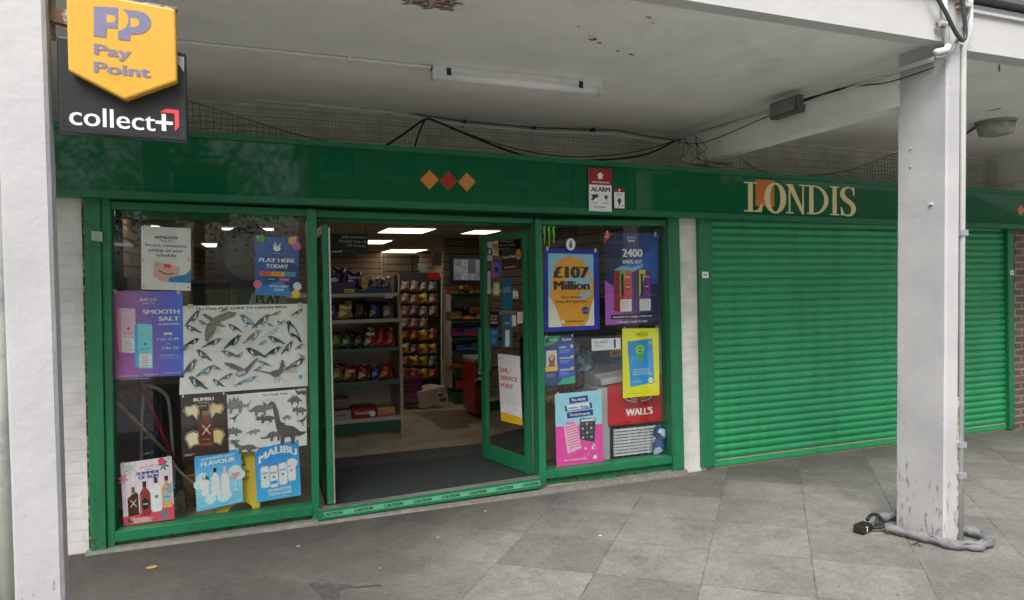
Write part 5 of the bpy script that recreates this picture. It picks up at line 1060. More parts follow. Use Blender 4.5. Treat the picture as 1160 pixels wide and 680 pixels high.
# litter on the pavement
m_lit = [P('#d8d4c8'), P('#a88a4a'), P('#9a5a4a'), P('#9aa08c')]
LT = [(172, 643, 1, 'folded yellow and red sweet wrapper on the dark paving'), (338, 619, 0, 'white paper scrap at the foot of the left window paving'), (496, 609, 1, 'tiny yellow leaf before the doorway'), (680, 607, 0, 'pale chewing gum wrapper right of the doorway'), (925, 596, 2, 'small red scrap on the slabs before the shutter'), (431, 644, 1, 'small yellowish leaf near the lower edge'), (1042, 661, 1, 'dry leaf under the foot of the column'), (913, 534, 1, 'dry leaf lying against the shutter'), (550, 579, 0, 'white cigarette end below the threshold'), (1137, 487, 1, 'dry leaves by the right shutter post')]
for x, y, mi_, lab in LT:
    c = G(x, y, .004); mb = MB(); r_ = rnd.uniform(.006, .010) * (2 if 'wrapper on' in lab else 1); n = 7
    mb.prism([(c.x + r_ * (1 + .3 * rnd.random()) * math.cos(a) * 1.5, c.y + r_ * (.8 + .5 * rnd.random()) * math.sin(a), .003 + .004 * rnd.random()) for a in (2 * math.pi * i / n for i in range(n))], (0, 0, .002)); tag(mb.build('litter', m_lit[mi_]), lab, 'litter', 'scraps of litter on the paving')
# dead leaves gathered round the chain
for k in range(9):
    x, y = rnd.uniform(3.78, 4.1), rnd.uniform(-2.05, -1.7); mb = MB(); r_ = .012; mb.prism([(x + r_ * math.cos(a) * rnd.uniform(.6, 1.5), y + r_ * math.sin(a) * rnd.uniform(.6, 1.5), .006 + .006 * rnd.random()) for a in (1.05 * i for i in range(6))], (0, 0, .002))
    tag(mb.build('dead_leaf', mat('dead_leaf', (.14, .07, .03), rough=.8)), 'dead brown leaf lying by the chain at the column foot', 'leaf', 'dead leaves by the chain')
# asphalt repair patch
c = G(388, 668, 0)
mb = MB(); mb.keep = True; mb.face([G(x, y, .004) for x, y in ((349, 661), (356, 660), (363, 662), (372, 660), (380, 663), (391, 662), (404, 663.5), (430, 662), (432, 663.5), (405, 666), (390, 666), (384, 669), (385, 675), (377, 679), (371, 677), (366, 679), (361, 673), (356, 668), (352, 665))]); mb.build('paving_repair', mat('tar_patch', (.075, .072, .068), rough=.85, var=.4, scale=20, bump=.4)); bpy.data.objects['paving_repair']['kind'] = 'structure'

# ================================================================== INTERIOR
# ceiling light panels
m_led = emit('led_panel', (1, .93, .80), 2.0)
def led(xl, xr, yn, yf, lab, zc=ZI, xw=None):
    a, b = G(xl, yn, zc), G(xr, yn, zc); y0, y1 = a.y, G((xl + xr) / 2, yf, zc).y
    x0, x1 = a.x, b.x
    o = thing('ceiling_light', lab, 'ceiling light', ((x0 + x1) / 2, (y0 + y1) / 2, zc), 'lit ceiling panels in the shop')
    mb = MB(); mb.box(x0, x1, y0, y1, zc - .010, zc - .002); mb.build('diffuser', m_led, o)
    mb = MB(); e = .02; mb.box(x0 - e, x0 - .001, y0 - e, y1 + e, zc - .012, zc - .002); mb.box(x1 + .001, x1 + e, y0 - e, y1 + e, zc - .012, zc - .002); mb.box(x0, x1, y0 - e, y0 - .001, zc - .012, zc - .002); mb.box(x0, x1, y1 + .001, y1 + e, zc - .012, zc - .002); mb.build('frame', m_lgrey, o)
led(440, 497, 257.6, 263.6, 'large lit panel nearest the doorway top centre')
led(404, 446, 271.6, 275.8, 'lit panel just right of the hanging black bill payment sign')
led(443, 486, 282.3, 285.6, 'third lit panel further back over the sweets rack')
led(478, 500, 290.2, 293, 'small far lit panel left of the black speaker')
led(537, 570, 260.3, 264.6, 'lit panel above the open right door leaf')
led(360, 378, 288.8, 290.8, 'thin far lit panel beside the hanging sign')
led(131, 184, 236.6, 241, 'long lit panel at the top left corner of the left window')
led(134, 178, 254.2, 259.5, 'second lit panel behind the white pickup poster')
led(268, 338, 241.4, 246.8, 'long lit panel at the top right of the left window')
led(251, 310, 257.2, 260, 'thin lit panel over the round lottery sign')
led(228, 262, 275.4, 279.2, 'short lit panel right of the pickup poster')
led(217, 256, 284.8, 287.4, 'lowest lit panel right of the pickup poster')
led(618, 657, 267, 271, 'lit panel behind the claw decal of the right window')

# entrance mat
mb = MB(); a_, b_ = W(376, 500).x, hR.x - .02; mb.box(a_ - .05, b_, .101, 1.02, ZF + .004, ZF + .022); tag(mb.build('door_mat', mat('green_black_matting', (.030, .040, .036), rough=.95, var=.3, scale=40, bump=.6, bscale=200)), 'dark green ribbed entrance mat inside the doorway', 'mat')
mb = MB(); mb.box(a_ - .08, b_ + .1, 1.022, 1.42, ZF + .004, ZF + .012); tag(mb.build('floor_runner', mat('worn_grey_matting', (.065, .06, .058), rough=.9, var=.35, scale=12, dirt=(.28, .22, .15), dscale=3.5, dlo=.66, dhi=.68)), 'worn grey mat strip behind the green entrance mat', 'mat')
mb = MB(); mb.keep = True; mb.face([G(x, y, ZF + .003) for x, y in ((468, 467), (555, 463), (556, 476), (530, 480), (531, 484), (503, 487), (487, 476))]); tag(mb.build('worn_floor_patch', mat('brown_floor_patch', (.22, .15, .09), rough=.35, var=.3, scale=8)), kind='structure')

# products
def PM(cols):
    """printed foil: patches of the pack's colours, glossy and creased"""
    k = 'foil_' + '_'.join(cols)
    if k in _M: return _M[k]
    m, t, b = nodes(k); L = t.links; N = t.nodes.new; tc = N('ShaderNodeTexCoord'); c = [hexc(q, .85) for q in cols]
    vo = N('ShaderNodeTexVoronoi'); vo.inputs['Scale'].default_value = 17; vo.inputs['Randomness'].default_value = 1
    nz = N('ShaderNodeTexNoise'); nz.inputs['Scale'].default_value = 30; nz.inputs['Detail'].default_value = 5
    ad = N('ShaderNodeVectorMath'); ad.operation = 'MULTIPLY_ADD'; ad.inputs[1].default_value = (.04, .04, .04); L.new(tc.outputs['Object'], nz.inputs['Vector']); L.new(nz.outputs['Color'], ad.inputs[0]); L.new(tc.outputs['Object'], ad.inputs[2]); L.new(ad.outputs[0], vo.inputs['Vector'])
    sp = N('ShaderNodeSeparateColor'); L.new(vo.outputs['Color'], sp.inputs[0])
    cr = N('ShaderNodeValToRGB'); cr.color_ramp.interpolation = 'CONSTANT'; e = cr.color_ramp.elements
    e[0].position = 0; e[0].color = (*c[0], 1); e[1].position = .52; e[1].color = (*c[1 % len(c)], 1); x = e.new(.70); x.color = (*c[-1], 1); x = e.new(.84); x.color = (*[q * .45 for q in c[0]], 1); x = e.new(.93); x.color = (.5, .46, .38, 1)
    L.new(sp.outputs[0], cr.inputs[0]); L.new(cr.outputs[0], b.inputs['Base Color']); b.inputs['Roughness'].default_value = .28; b.inputs['Coat Weight'].default_value = .3
    bp = N('ShaderNodeBump'); bp.inputs['Strength'].default_value = .9; bp.inputs['Distance'].default_value = .02; n2 = N('ShaderNodeTexNoise'); n2.inputs['Scale'].default_value = 14; n2.inputs['Detail'].default_value = 4; n2.inputs['Distortion'].default_value = 1.2; L.new(tc.outputs['Object'], n2.inputs['Vector']); L.new(n2.outputs['Fac'], bp.inputs['Height']); L.new(bp.outputs[0], b.inputs['Normal'])
    _M[k] = m; return m
def bag(x0, y0, x1, y1, Y, cols, name='crisp_packet', label='', group=None, text=None, lean=0, cat='packet'):
    a, b = W(x0, y1, Y), W(x1, y0, Y); w, h = b.x - a.x, b.z - a.z; cx_, cz = (a.x + b.x) / 2, a.z; nx, nz = 7, 9; mb = MB(); V = {}
    ph = rnd.random() * 6
    for sgn in (-1, 1):
        for j in range(nz + 1):
            for i in range(nx + 1):
                s_, t_ = i / nx * 2 - 1, j / nz * 2 - 1; bul = (1 - s_ ** 2) ** .6 * (1 - t_ ** 4) ** .8; d = .05 + .02 * min(w / .2, 1.5)
                ww = w / 2 * (1.06 - .10 * (1 - t_ ** 2) - .08 * (t_ + 1) / 2)
                V[sgn, i, j] = len(mb.v); mb.v.append(Vector((cx_ + s_ * ww + lean * (t_ + 1) * h / 2, Y + .06 + sgn * bul * d + .004 * math.sin(7 * s_ + 9 * t_ + ph), cz + (t_ + 1) / 2 * h + .012 * math.sin(s_ * 4 + ph) * (t_ > .6) * w / .15 - .008 * s_ * s_)))
        for j in range(nz):
            for i in range(nx):
                q = (V[sgn, i, j], V[sgn, i + 1, j], V[sgn, i + 1, j + 1], V[sgn, i, j + 1]); u, v = (i + .5) / nx, (j + .5) / nz
                mb.f.append(q if sgn < 0 else q[::-1]); mb.m.append(0)
    o = mb.build(name, [PM(cols)], smooth=True); tag(o, label, cat, group)
    if text:
        s = Sheet([(cx_ - w * .38, Y - .012, cz + h * .80), (cx_ + w * .38, Y - .012, cz + h * .80), (cx_ + w * .38, Y - .016, cz + h * .52), (cx_ - w * .38, Y - .016, cz + h * .52)]); s.text(text, .5, .5, .5, '#e6e0cc', w=.9, bold=.04); s.done('brand_print', o)
    return o
def carton(x0, y0, x1, y1, Y, cols, label, depth=.2, text=None, tcol='#f0ece4', name='carton', cat='box', group=None, band=True):
    a, b = W(x0, y1, Y), W(x1, y0, Y); o = thing(name, label, cat, ((a.x + b.x) / 2, Y, a.z), group)
    mb = MB(); mb.box(a.x, b.x, Y, Y + depth, a.z, b.z); mb.build('box', K(cols[0], .45), o, bevel=.003)
    s = Sheet([(a.x, Y - .002, b.z), (b.x, Y - .002, b.z), (b.x, Y - .002, a.z), (a.x, Y - .002, a.z)])
    if len(cols) > 1 and band: s.rect(.04, .55, .96, .92, cols[1])
    if len(cols) > 2: s.ell(.82, .5, .12, cols[2])
    if text: s.text(text, .45, .36, .28, tcol, w=.66, bold=.04)
    elif len(cols) > 1: s.fine(.1, .15, .8, .5, 2, cols[1], w=.01)
    s.done('print', o); return o

# left gondola shelf unit
GY = 2.26; gx0, gx1 = -.2, 1.40
m_cream = mat('cream_steel', (.50, .46, .38), rough=.5, var=.1); m_shg = mat('green_shelf_edge', (.012, .10, .05), rough=.4, var=.1)
gd = thing('shelf_unit', 'cream gondola shelf unit with green edges facing the doorway', 'shelf unit', ((gx0 + gx1) / 2, GY, ZF))
mb = MB(); mb.box(gx0, gx1, GY + .42, GY + .45, ZF + .2, 1.64); mb.build('back_panel', mat('cream_pegboard', (.42, .38, .31), rough=.6, var=.1), gd)
mb = MB(); mb.box(gx1 + .001, gx1 + .03, GY - .01, GY + .45, ZF, 1.30); mb.prism([(gx1 + .001, GY - .01, 1.3005), (gx1 + .001, GY + .45, 1.3005), (gx1 + .001, GY + .45, 1.62), (gx1 + .001, GY + .10, 1.62)], (.029, 0, 0)); mb.build('end_panel', mat('beech_edge', (.46, .37, .24), rough=.5, var=.15), gd)
for zz, gr in ((1.625, 0), (1.345, 0), (1.03, 1), (.665, 1), (.27, 0)):
    mb = MB(); mb.box(gx0, gx1, GY + .025, GY + .42, zz - .02, zz); sh_ = mb.build('shelf', m_cream, gd); mb = MB(); mb.box(gx0, gx1, GY, GY + .024, zz - .035, zz + .003); mb.build('price_rail', m_shg if gr else m_cream, sh_)
mb = MB(); mb.box(gx0, gx1, GY + .02, GY + .05, ZF + .03, .232); mb.build('kick_board', m_shg, gd)
mb = MB(); mb.box(gx1 - .035, gx1 - .005, GY + .40, GY + .418, ZF + .2, 1.6); mb.build('slotted_upright', mat('slotted_steel', (.2, .19, .17), rough=.5, var=.5, scale=60), gd)
Y1 = GY + .04
LBL = 'crisp packets on the gondola shelves'
for a in [(374, 342.5, 383, 362, ['#1f3f86', '#d8a23c'], 'dark blue crisp packet beside the yellow one', None),
          (382, 341, 401, 362.4, ['#caa52c', '#e6dcb0', '#8a5a1c'], 'big yellow crisp packet on the upper shelf', 'SNACKS'),
          (400.5, 340, 417, 362, ['#2a1a1a', '#7c2a24', '#46302a'], 'black and red crisp packet on the upper shelf', None),
          (418, 341.5, 432, 361.6, ['#1c3f8c', '#c99a3a', '#5a3a22'], 'royal blue crisp packet on the upper shelf', None),
          (434, 343.5, 447.5, 361.4, ['#8a7f78', '#c9c2ba', '#6a2a2a'], 'silver grey crisp packet at the end of the upper shelf', None)]: bag(*a[:4], Y1, a[4], label=a[5], group=LBL, text=a[6])
for a in [(375.5, 379, 388, 394.6, ['#6a8a2c', '#c8b040', '#c28a3a'], 'yellow green crisp packet on the middle shelf', None), (387, 377.5, 401, 394.8, ['#2c5a2a', '#cfcfc0', '#8a7a4a'], 'dark green crisp packet with a pale band on the middle shelf', None), (401, 378, 414, 394.6, ['#1d3a24', '#b8a43a', '#5a6a4a'], 'blackish green crisp packet on the middle shelf', None),
          (413, 370, 426.5, 394.4, ['#b02420', '#e6e0d6', '#c98a4a'], 'tall red crisp packet with a white band on the middle shelf', 'MAX'), (426, 371.5, 438, 394, ['#b82a1e', '#d87a2a', '#c9823c'], 'red crisp packet with an orange band on the middle shelf', None), (437.5, 371, 449.5, 394, ['#b01f22', '#d8a048', '#a8402a'], 'plain red crisp packet at the right of the middle shelf', None)]: bag(*a[:4], Y1, a[4], label=a[5], group=LBL, text=a[6])
for a in [(376.5, 415, 389.5, 432.8, ['#8a8a2c', '#e0dcc8', '#4a7a2a'], 'olive crisp packet at the left of the lower shelf', None), (389, 414, 404.5, 432.8, ['#a82a20', '#e0c878', '#c28a3a'], 'red crisp packet with a cream band on the lower shelf', 'CRISPS'), (404.5, 413, 421, 432.4, ['#96251c', '#e6d8b0', '#b0702c'], 'wide dark red crisp packet on the lower shelf', None), (421.5, 413.5, 432, 431.4, ['#1f3f9c', '#d8dce8'], 'narrow blue crisp packet on the lower shelf', None), (430.5, 410, 446, 430.6, ['#a41c1c', '#d8a03c', '#c8862c'], 'leaning red crisp packet at the end of the lower shelf', None)]: bag(*a[:4], Y1, a[4], label=a[5], group=LBL, text=a[6])
carton(372, 451.8, 395.4, 464, Y1 + .05, ['#7d7c7c', '#5a5958'], 'upper silver multipack of cola cans on the bottom shelf', text='Coke', tcol='#8a1a1c', name='multipack', depth=.25)
carton(372, 465.2, 398, 478.8, Y1, ['#a8a8aa', '#8d8c8e'], 'lower silver multipack of cola cans on the bottom shelf', text='Coke', tcol='#a01c1e', name='multipack', depth=.3)
carton(399.4, 461.5, 427, 477.2, Y1, ['#a41a1c', '#8e1416', '#e0dcd8'], 'red multipack of cola cans on the bottom shelf', text='Coca-Cola', name='multipack', depth=.3, band=False)
carton(428.2, 461, 447.4, 474.8, Y1, ['#c9b06a', '#b04a5a'], 'yellow and pink patterned pack at the end of the bottom shelf', name='multipack', depth=.25)
carton(372, 319.5, 402, 333.4, Y1, ['#4a2568', '#3a1c54'], 'purple display tray with a yellow tag on the top shelf', text=None, name='display_tray', cat='tray', depth=.3)
s = SW([(390, 327.4), (401.6, 327.6), (401.6, 331.8), (390, 331.6)], Y1 - .004); s.base('#cdb02c'); s.fine(.1, .2, .9, .9, 1, '#4a2568', w=.01); tag(s.done('price_tag'), 'yellow tag on the purple display tray', 'label')
carton(402.5, 327, 444.5, 333.8, Y1, ['#27567c', '#1d4668'], 'low blue display tray at the end of the top shelf', name='display_tray', cat='tray', depth=.3)
bag(373, 303, 392.5, 325, Y1 + .1, ['#16245c', '#cfd0dc', '#8a2430'], label='dark blue packet standing at the left of the top shelf', group='packets on the top shelf')
bag(391.5, 308, 411, 327.5, Y1 + .05, ['#141f52', '#d4d6e0', '#992432'], label='navy blue and white packet in the purple tray', group='packets on the top shelf', text='COCO')
s = SW([(409.8, 315.6), (416.2, 315.6), (416.2, 326), (409.8, 326)], Y1 + .02); s.base('#c9a21e'); s.text('£1', .5, .5, .3, '#3a1c54', w=.6); tag(s.done('price_card'), 'yellow price card standing on the top shelf', 'card')
bag(417.2, 314.2, 430.4, 327, Y1 + .04, ['#a8a4a4', '#1f2c60', '#3a4a80'], label='silver and blue packet in the blue tray', group='packets on the top shelf')
bag(430.8, 314, 443.4, 327, Y1 + .04, ['#b4b0ac', '#20306a', '#55608a'], label='pale packet with a blue window at the end of the blue tray', group='packets on the top shelf')
s = SW([(436, 333.5), (445, 333.5), (445, 338), (436, 338)], GY - .004); s.base('#cfc8b8'); tag(s.done('price_label'), 'blank cream price label on the corner of the top shelf', 'label')

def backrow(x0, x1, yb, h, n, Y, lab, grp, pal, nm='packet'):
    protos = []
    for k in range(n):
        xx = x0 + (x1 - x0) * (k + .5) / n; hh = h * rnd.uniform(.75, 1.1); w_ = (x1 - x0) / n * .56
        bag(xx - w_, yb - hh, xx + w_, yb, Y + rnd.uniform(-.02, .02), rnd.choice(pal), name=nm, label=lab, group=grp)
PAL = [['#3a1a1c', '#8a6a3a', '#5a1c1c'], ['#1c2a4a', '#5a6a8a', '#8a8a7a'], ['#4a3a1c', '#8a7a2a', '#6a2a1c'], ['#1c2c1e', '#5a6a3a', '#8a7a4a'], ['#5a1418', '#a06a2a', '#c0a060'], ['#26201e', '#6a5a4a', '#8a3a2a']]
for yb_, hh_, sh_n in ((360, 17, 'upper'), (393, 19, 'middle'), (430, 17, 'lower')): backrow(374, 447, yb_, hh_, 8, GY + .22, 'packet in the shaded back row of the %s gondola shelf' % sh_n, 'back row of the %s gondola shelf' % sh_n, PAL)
# rack of hanging packets
RY = 3.95
rk = thing('peg_rack', 'dark wire rack of hanging sweet packets beyond the gondola', 'display rack', (W(475, 400, RY).x, RY, ZF))
mb = MB(); mb.quadW([(447, 312), (501, 313), (501, 440), (447, 444)], RY + .12, RY + .16); mb.build('back_board', m_dark, rk)
mb = MB(); mb.quadW([(452, 308.5), (498, 309), (498, 322), (452, 322)], RY + .02, RY + .06); mb.build('header_card', mat('header_dark', (.03, .03, .035), rough=.4), rk)
mb = MB(); mb.quadW([(485, 309), (498, 309), (498, 317.4), (485, 317)], RY, RY + .015); mb.build('red_header', K('#b01c20'), rk)
mb = MB(); mb.tube([W(451.6, 311, RY), W(451.6, 445, RY)], .01, 6); mb.tube([W(500, 311, RY), W(500, 443, RY)], .01, 6); mb.build('upright', m_silver, rk)
cols_ = [['#8c6a52', '#d6c8b4', '#a8452e'], ['#a8302a', '#d8c23c', '#d8d2c0'], ['#b0762c', '#a82a24', '#c9c23c'], ['#55706a', '#c9b8a4', '#7a3a2c'], ['#c4b02c', '#b02824', '#2a5a9c'], ['#7a3058', '#cfc6a8', '#b08a3c']]
names_ = ['tan', 'red', 'orange', 'grey green', 'yellow', 'plum']
rows = [320, 334, 348, 362, 375, 391, 405, 419]
for r_, y in enumerate(rows):
    for c_ in range(4):
        if (r_, c_) in ((3, 3),): continue
        x = 459.5 + c_ * 10.6; ci = [0, 0, 0, 0, 1, 4, 4, 1][r_] if (r_ + c_) % 3 else (r_ * 2 + c_) % 6
        bag(x - 5.4 + rnd.uniform(-.4, .4), y - 2.2, x + 5.4 + rnd.uniform(-.4, .4), y + 11 + rnd.uniform(-.6, .6), RY + rnd.uniform(-.03, .03), cols_[ci], name='sweet_packet', label='small %s sweet packet in row %s of the peg rack, %s' % (names_[ci], ['one', 'two', 'three', 'four', 'five', 'six', 'seven', 'eight'][r_], ['at its left end', 'second across', 'third across', 'at its right end'][c_]), group='sweet packets on the peg rack')
# parcel-like objects on top of rack
mb = MB(); mb.quadW([(475, 299), (484, 298.5), (484, 306), (475, 306.5)], RY, RY + .15); tag(mb.build('pale_carton', K('#7c948e'), bevel=.004), 'pale green carton on top of the sweets rack', 'box')
# far right shelf unit
SY = 3.75
su_ = thing('shelf_unit', 'cream shelf unit with green edges beyond the open right door leaf', 'shelf unit', (W(545, 400, SY).x, SY, ZF))
sx_0, sx_1 = W(513, 400, SY).x, 3.55
mb = MB(); mb.box(sx_0, sx_1, SY + .36, SY + .4, ZF, 1.62); mb.build('back_panel', mat('cream_pegboard', (.42, .38, .31)), su_)
mb = MB(); mb.box(sx_0 - .02, sx_0 - .001, SY + .05, SY + .4, ZF + .2, 1.62); mb.build('side_panel', m_cream, su_)
for y in (335.5, 363.5, 383, 398.5, 419.5):
    zz = W(530, y, SY).z; mb = MB(); mb.box(sx_0, sx_1, SY + .02, SY + .36, zz - .02, zz); sh_ = mb.build('shelf', m_cream, su_); mb = MB(); mb.box(sx_0, sx_1, SY, SY + .019, zz - .03, zz + .004); mb.build('price_rail', m_shg, sh_)
mb = MB(); mb.box(sx_0, sx_1, SY - .1, SY + .36, ZF + .01, W(530, 444, SY).z); mb.build('plinth', m_shg, su_)
for i, a in enumerate([(509, 353, 523.5, 362.2, ['#7a5a3a', '#96744e'], 'plain brown carton on the second shelf'), (524.5, 357.5, 538, 362, ['#a83c20', '#c9a23c'], 'flat red and orange box on the second shelf'), (538.5, 355, 556, 361.8, ['#1f4f8c', '#c9a23c'], 'flat blue box on the second shelf'), (534, 348, 548, 355.5, ['#b08a2c', '#8a2420'], 'yellow box stacked on the flat boxes of the second shelf'),
      (509, 327.5, 526, 333.6, ['#a83a30', '#4a8a4a'], 'low red and green box on the top shelf'), (524.5, 324, 530.5, 333.6, ['#c9a82c', '#2a2a2a'], 'narrow yellow box on the top shelf'), (531.5, 322.5, 537, 333.4, ['#a82c20', '#d8b03c'], 'narrow red box on the top shelf'), (538, 323, 544, 333.4, ['#b0352c', '#c9b04a'], 'second narrow red box on the top shelf'), (545, 326, 556, 333.4, ['#27406a', '#c9c9c0'], 'dark blue box at the right of the top shelf'),
      (511, 371, 524, 381.6, ['#5a2050', '#8a3a7a'], 'plum coloured box on the third shelf'), (525, 370.5, 543, 381.6, ['#2f6a9c', '#a83c5a'], 'blue box with pink print on the third shelf'), (544, 372, 558, 381.4, ['#5a2430', '#a05a3c'], 'maroon box on the third shelf'),
      (517, 390, 533, 397.4, ['#1f4f9c', '#3f7fc0'], 'bright blue flat box on the fourth shelf'), (534, 388, 549, 397.4, ['#7fa0b0', '#3a6a9c'], 'pale blue box on the fourth shelf'), (508, 412.4, 521, 418.6, ['#b0942c', '#a02c24'], 'yellow and red box on the lowest shelf'), (522, 411.5, 538, 418.6, ['#a08a4a', '#7a2c24'], 'tan box on the lowest shelf'),
      (517, 430, 530, 441.6, ['#c9601c', '#a03c14'], 'orange open box on the plinth')]): carton(*a[:4], SY + .03, a[4], a[5], depth=.18, group='boxes on the far shelves')
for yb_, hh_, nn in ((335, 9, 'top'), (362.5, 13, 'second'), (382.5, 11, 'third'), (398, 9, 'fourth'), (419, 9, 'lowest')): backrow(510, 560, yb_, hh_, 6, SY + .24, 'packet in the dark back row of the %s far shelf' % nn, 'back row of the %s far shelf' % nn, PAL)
# tv
s = SW([(509.5, 289.5), (557, 291), (557, 323), (509.5, 322)], SY - .1, thick=.05); s.base(m_dark); s.rect(.08, .10, .96, .86, emit('screen_dark', (.05, .06, .06), .3))
for r_ in range(3):
    for c_ in range(5):
        if (r_, c_) in ((0, 2), (1, 2)): continue
        k = rnd.uniform(.25, .6); s.rect(.10 + c_ * .17, .13 + r_ * .24, .255 + c_ * .17, .355 + r_ * .24, emit('screen_%d_%d' % (r_, c_), (k * rnd.uniform(.8, 1), k * .95, k * rnd.uniform(.8, 1.1)), .16))
        for q in range(5): u, v = .11 + c_ * .17 + rnd.random() * .1, .14 + r_ * .24 + rnd.random() * .15; s.rect(u, v, u + .035, v + .045, emit('scr%d' % rnd.randint(0, 5), (rnd.random() * .5, rnd.random() * .5, rnd.random() * .5), .16))
tag(s.done('monitor'), 'wall monitor showing a grid of camera pictures', 'monitor')
mb = MB(); mb.quadW([(491, 286), (500.4, 286), (500.4, 301), (492, 301)], RY - .1, RY + .05); mb.quadW([(497.4, 276), (498.2, 276), (498.2, 286), (497.4, 286)], RY - .05, RY - .04); tag(mb.build('speaker', m_dark), 'small black speaker hung from the shop ceiling', 'speaker')
# dark slatwall pier in the middle distance
mb = MB(); mb.quadW([(437, 287), (475, 288), (475, 430), (437, 440)], 6.2, 6.5); tag(mb.build('slatwall_pier', m_slx), 'wood slatwall pier in the depth of the shop behind the sweets rack', 'pillar')
mb = MB(); mb.box(W(505, 400, 5).x, IX1, 5.0, 5.1, ZF, ZI - .003); tag(mb.build('slatwall_partition', m_slx), 'wood slatwall partition behind the monitor', 'partition')
# hanging sign
s = SW([(372.6, 264.6), (417, 265), (417, 287.6), (372.6, 286.2)], 1.5, thick=.01); s.base('#151617')
for i, t in enumerate(['Bill payment', 'Mobile top-up', 'TV licence']): s.text(t, .96, .17 + i * .22, .12, '#d2d2cc', al='r', w=(.62, .70, .50)[i], bold=.0)
s.poly([(.05, .93), (.33, .86), (.34, .98), (.05, .99)], '#a8aeb2'); s.poly([(.36, .88), (.55, .84), (.75, .96), (.36, .98)], '#3a4044')
hs_ = tag(s.done('hanging_sign'), 'black bill payment sign hung from the ceiling in the doorway', 'sign')
for x in (380, 415): mb = MB(); a_ = W(x, 265, 1.5); mb.tube([a_, (a_.x, 1.5, ZI - .002)], .003, 5); mb.build('hanging_wire', m_dark, hs_)
# tilted carton on the floor
cb = thing('cardboard_box', 'white cardboard carton tilted on the floor between the shelf units', 'box', tuple(W(492, 462, 3.5)))
q = [W(x, y, 3.5) for x, y in ((475.8, 444.2), (505.2, 437), (508.6, 455.3), (478.7, 462.9))]; bkv = Vector((-.16, .26, 0)); mb = MB(); mb.hexa(q, [p + bkv for p in q]); mb.build('carton', mat('white_card', (.52, .43, .34), rough=.8, var=.1), cb, bevel=.004)
s = Sheet([p + Vector((0, -.003, 0)) for p in q]); s.text('Chocolate', .42, .25, .12, '#b07a4a', w=.40, bold=.02, slant=.2); s.fine(.24, .38, .42, .72, 5, '#a8784e', w=.006); s.fine(.15, .82, .6, .86, 1, '#7a6a5a'); s.ell(.70, .47, .05, '#2a2522'); s.ell(.78, .50, .05, '#2a2522'); s.rect(.68, .70, .92, .88, '#4a4038'); s.done('print', cb)
carton(454.5, 428, 478, 459.5, 3.55, ['#6a1f3c', '#7a3a58'], 'maroon carton standing on the floor behind the tilted white one', depth=.3)
# red drinks cooler behind the door
c0 = G(543, 474, ZF); CYy = c0.y; a_, b_ = W(537, 440, CYy).x, W(574, 440, CYy).x
dc = thing('drinks_cooler', 'low red drinks display cooler behind the open right door leaf', 'cooler', ((a_ + b_) / 2, CYy, ZF)); zt_ = W(545, 411, CYy).z
mb = MB(); mb.box(a_, b_, CYy, CYy + .5, ZF + .05, zt_); mb.build('body', K('#a81420', .3), dc, bevel=.02)
mb = MB(); mb.box(a_ + .005, b_ - .005, CYy + .01, CYy + .49, zt_ + .001, zt_ + .05); mb.build('lid', m_grey, dc, bevel=.01)
mb = MB(); mb.tube([(a_ + .05, CYy + .06, ZF), (a_ + .05, CYy + .06, ZF + .05)], .02, 8); mb.tube([(b_ - .05, CYy + .06, ZF), (b_ - .05, CYy + .06, ZF + .05)], .02, 8); mb.build('foot', m_black, dc)
s = Sheet([(a_ + .01, CYy - .002, zt_ - .01), (b_ - .01, CYy - .002, zt_ - .01), (b_ - .01, CYy - .002, ZF + .07), (a_ + .01, CYy - .002, ZF + .07)])
s.poly([(0, .35), (.1, .28), (.22, .30), (.3, .45), (.42, .62), (.44, 1), (0, 1)], '#e0d8d4'); s.poly([(0, .40), (.10, .32), (.20, .36), (.24, .5), (.36, .66), (.38, 1), (0, 1)], '#5a2c1c'); s.ell(.12, .40, .11, '#1c120e'); s.ell(.16, .16, .07, '#e6e0dc', rv=.07)
for r_ in (.22, .15): s.ell(.78, .55, r_, '#e8dcdc' if r_ == .22 else '#a81420')
s.text('C', .78, .55, .14, '#e8dcdc', bold=.04); s.done('graphic', dc)
# clutter seen behind the door glass
for i, (x0_, y0_, x1_, y1_, c, lab) in enumerate([(570, 486, 598, 500, '#a8505a', 'pink bag on the floor behind the open door leaf'), (585, 492, 606, 512, '#3a2f28', 'dark brown bag on the floor behind the open door leaf')]): bag(x0_, y0_, x1_, y1_, .9 + .2 * i, [c], name='shopping_bag', label=lab, cat='bag')

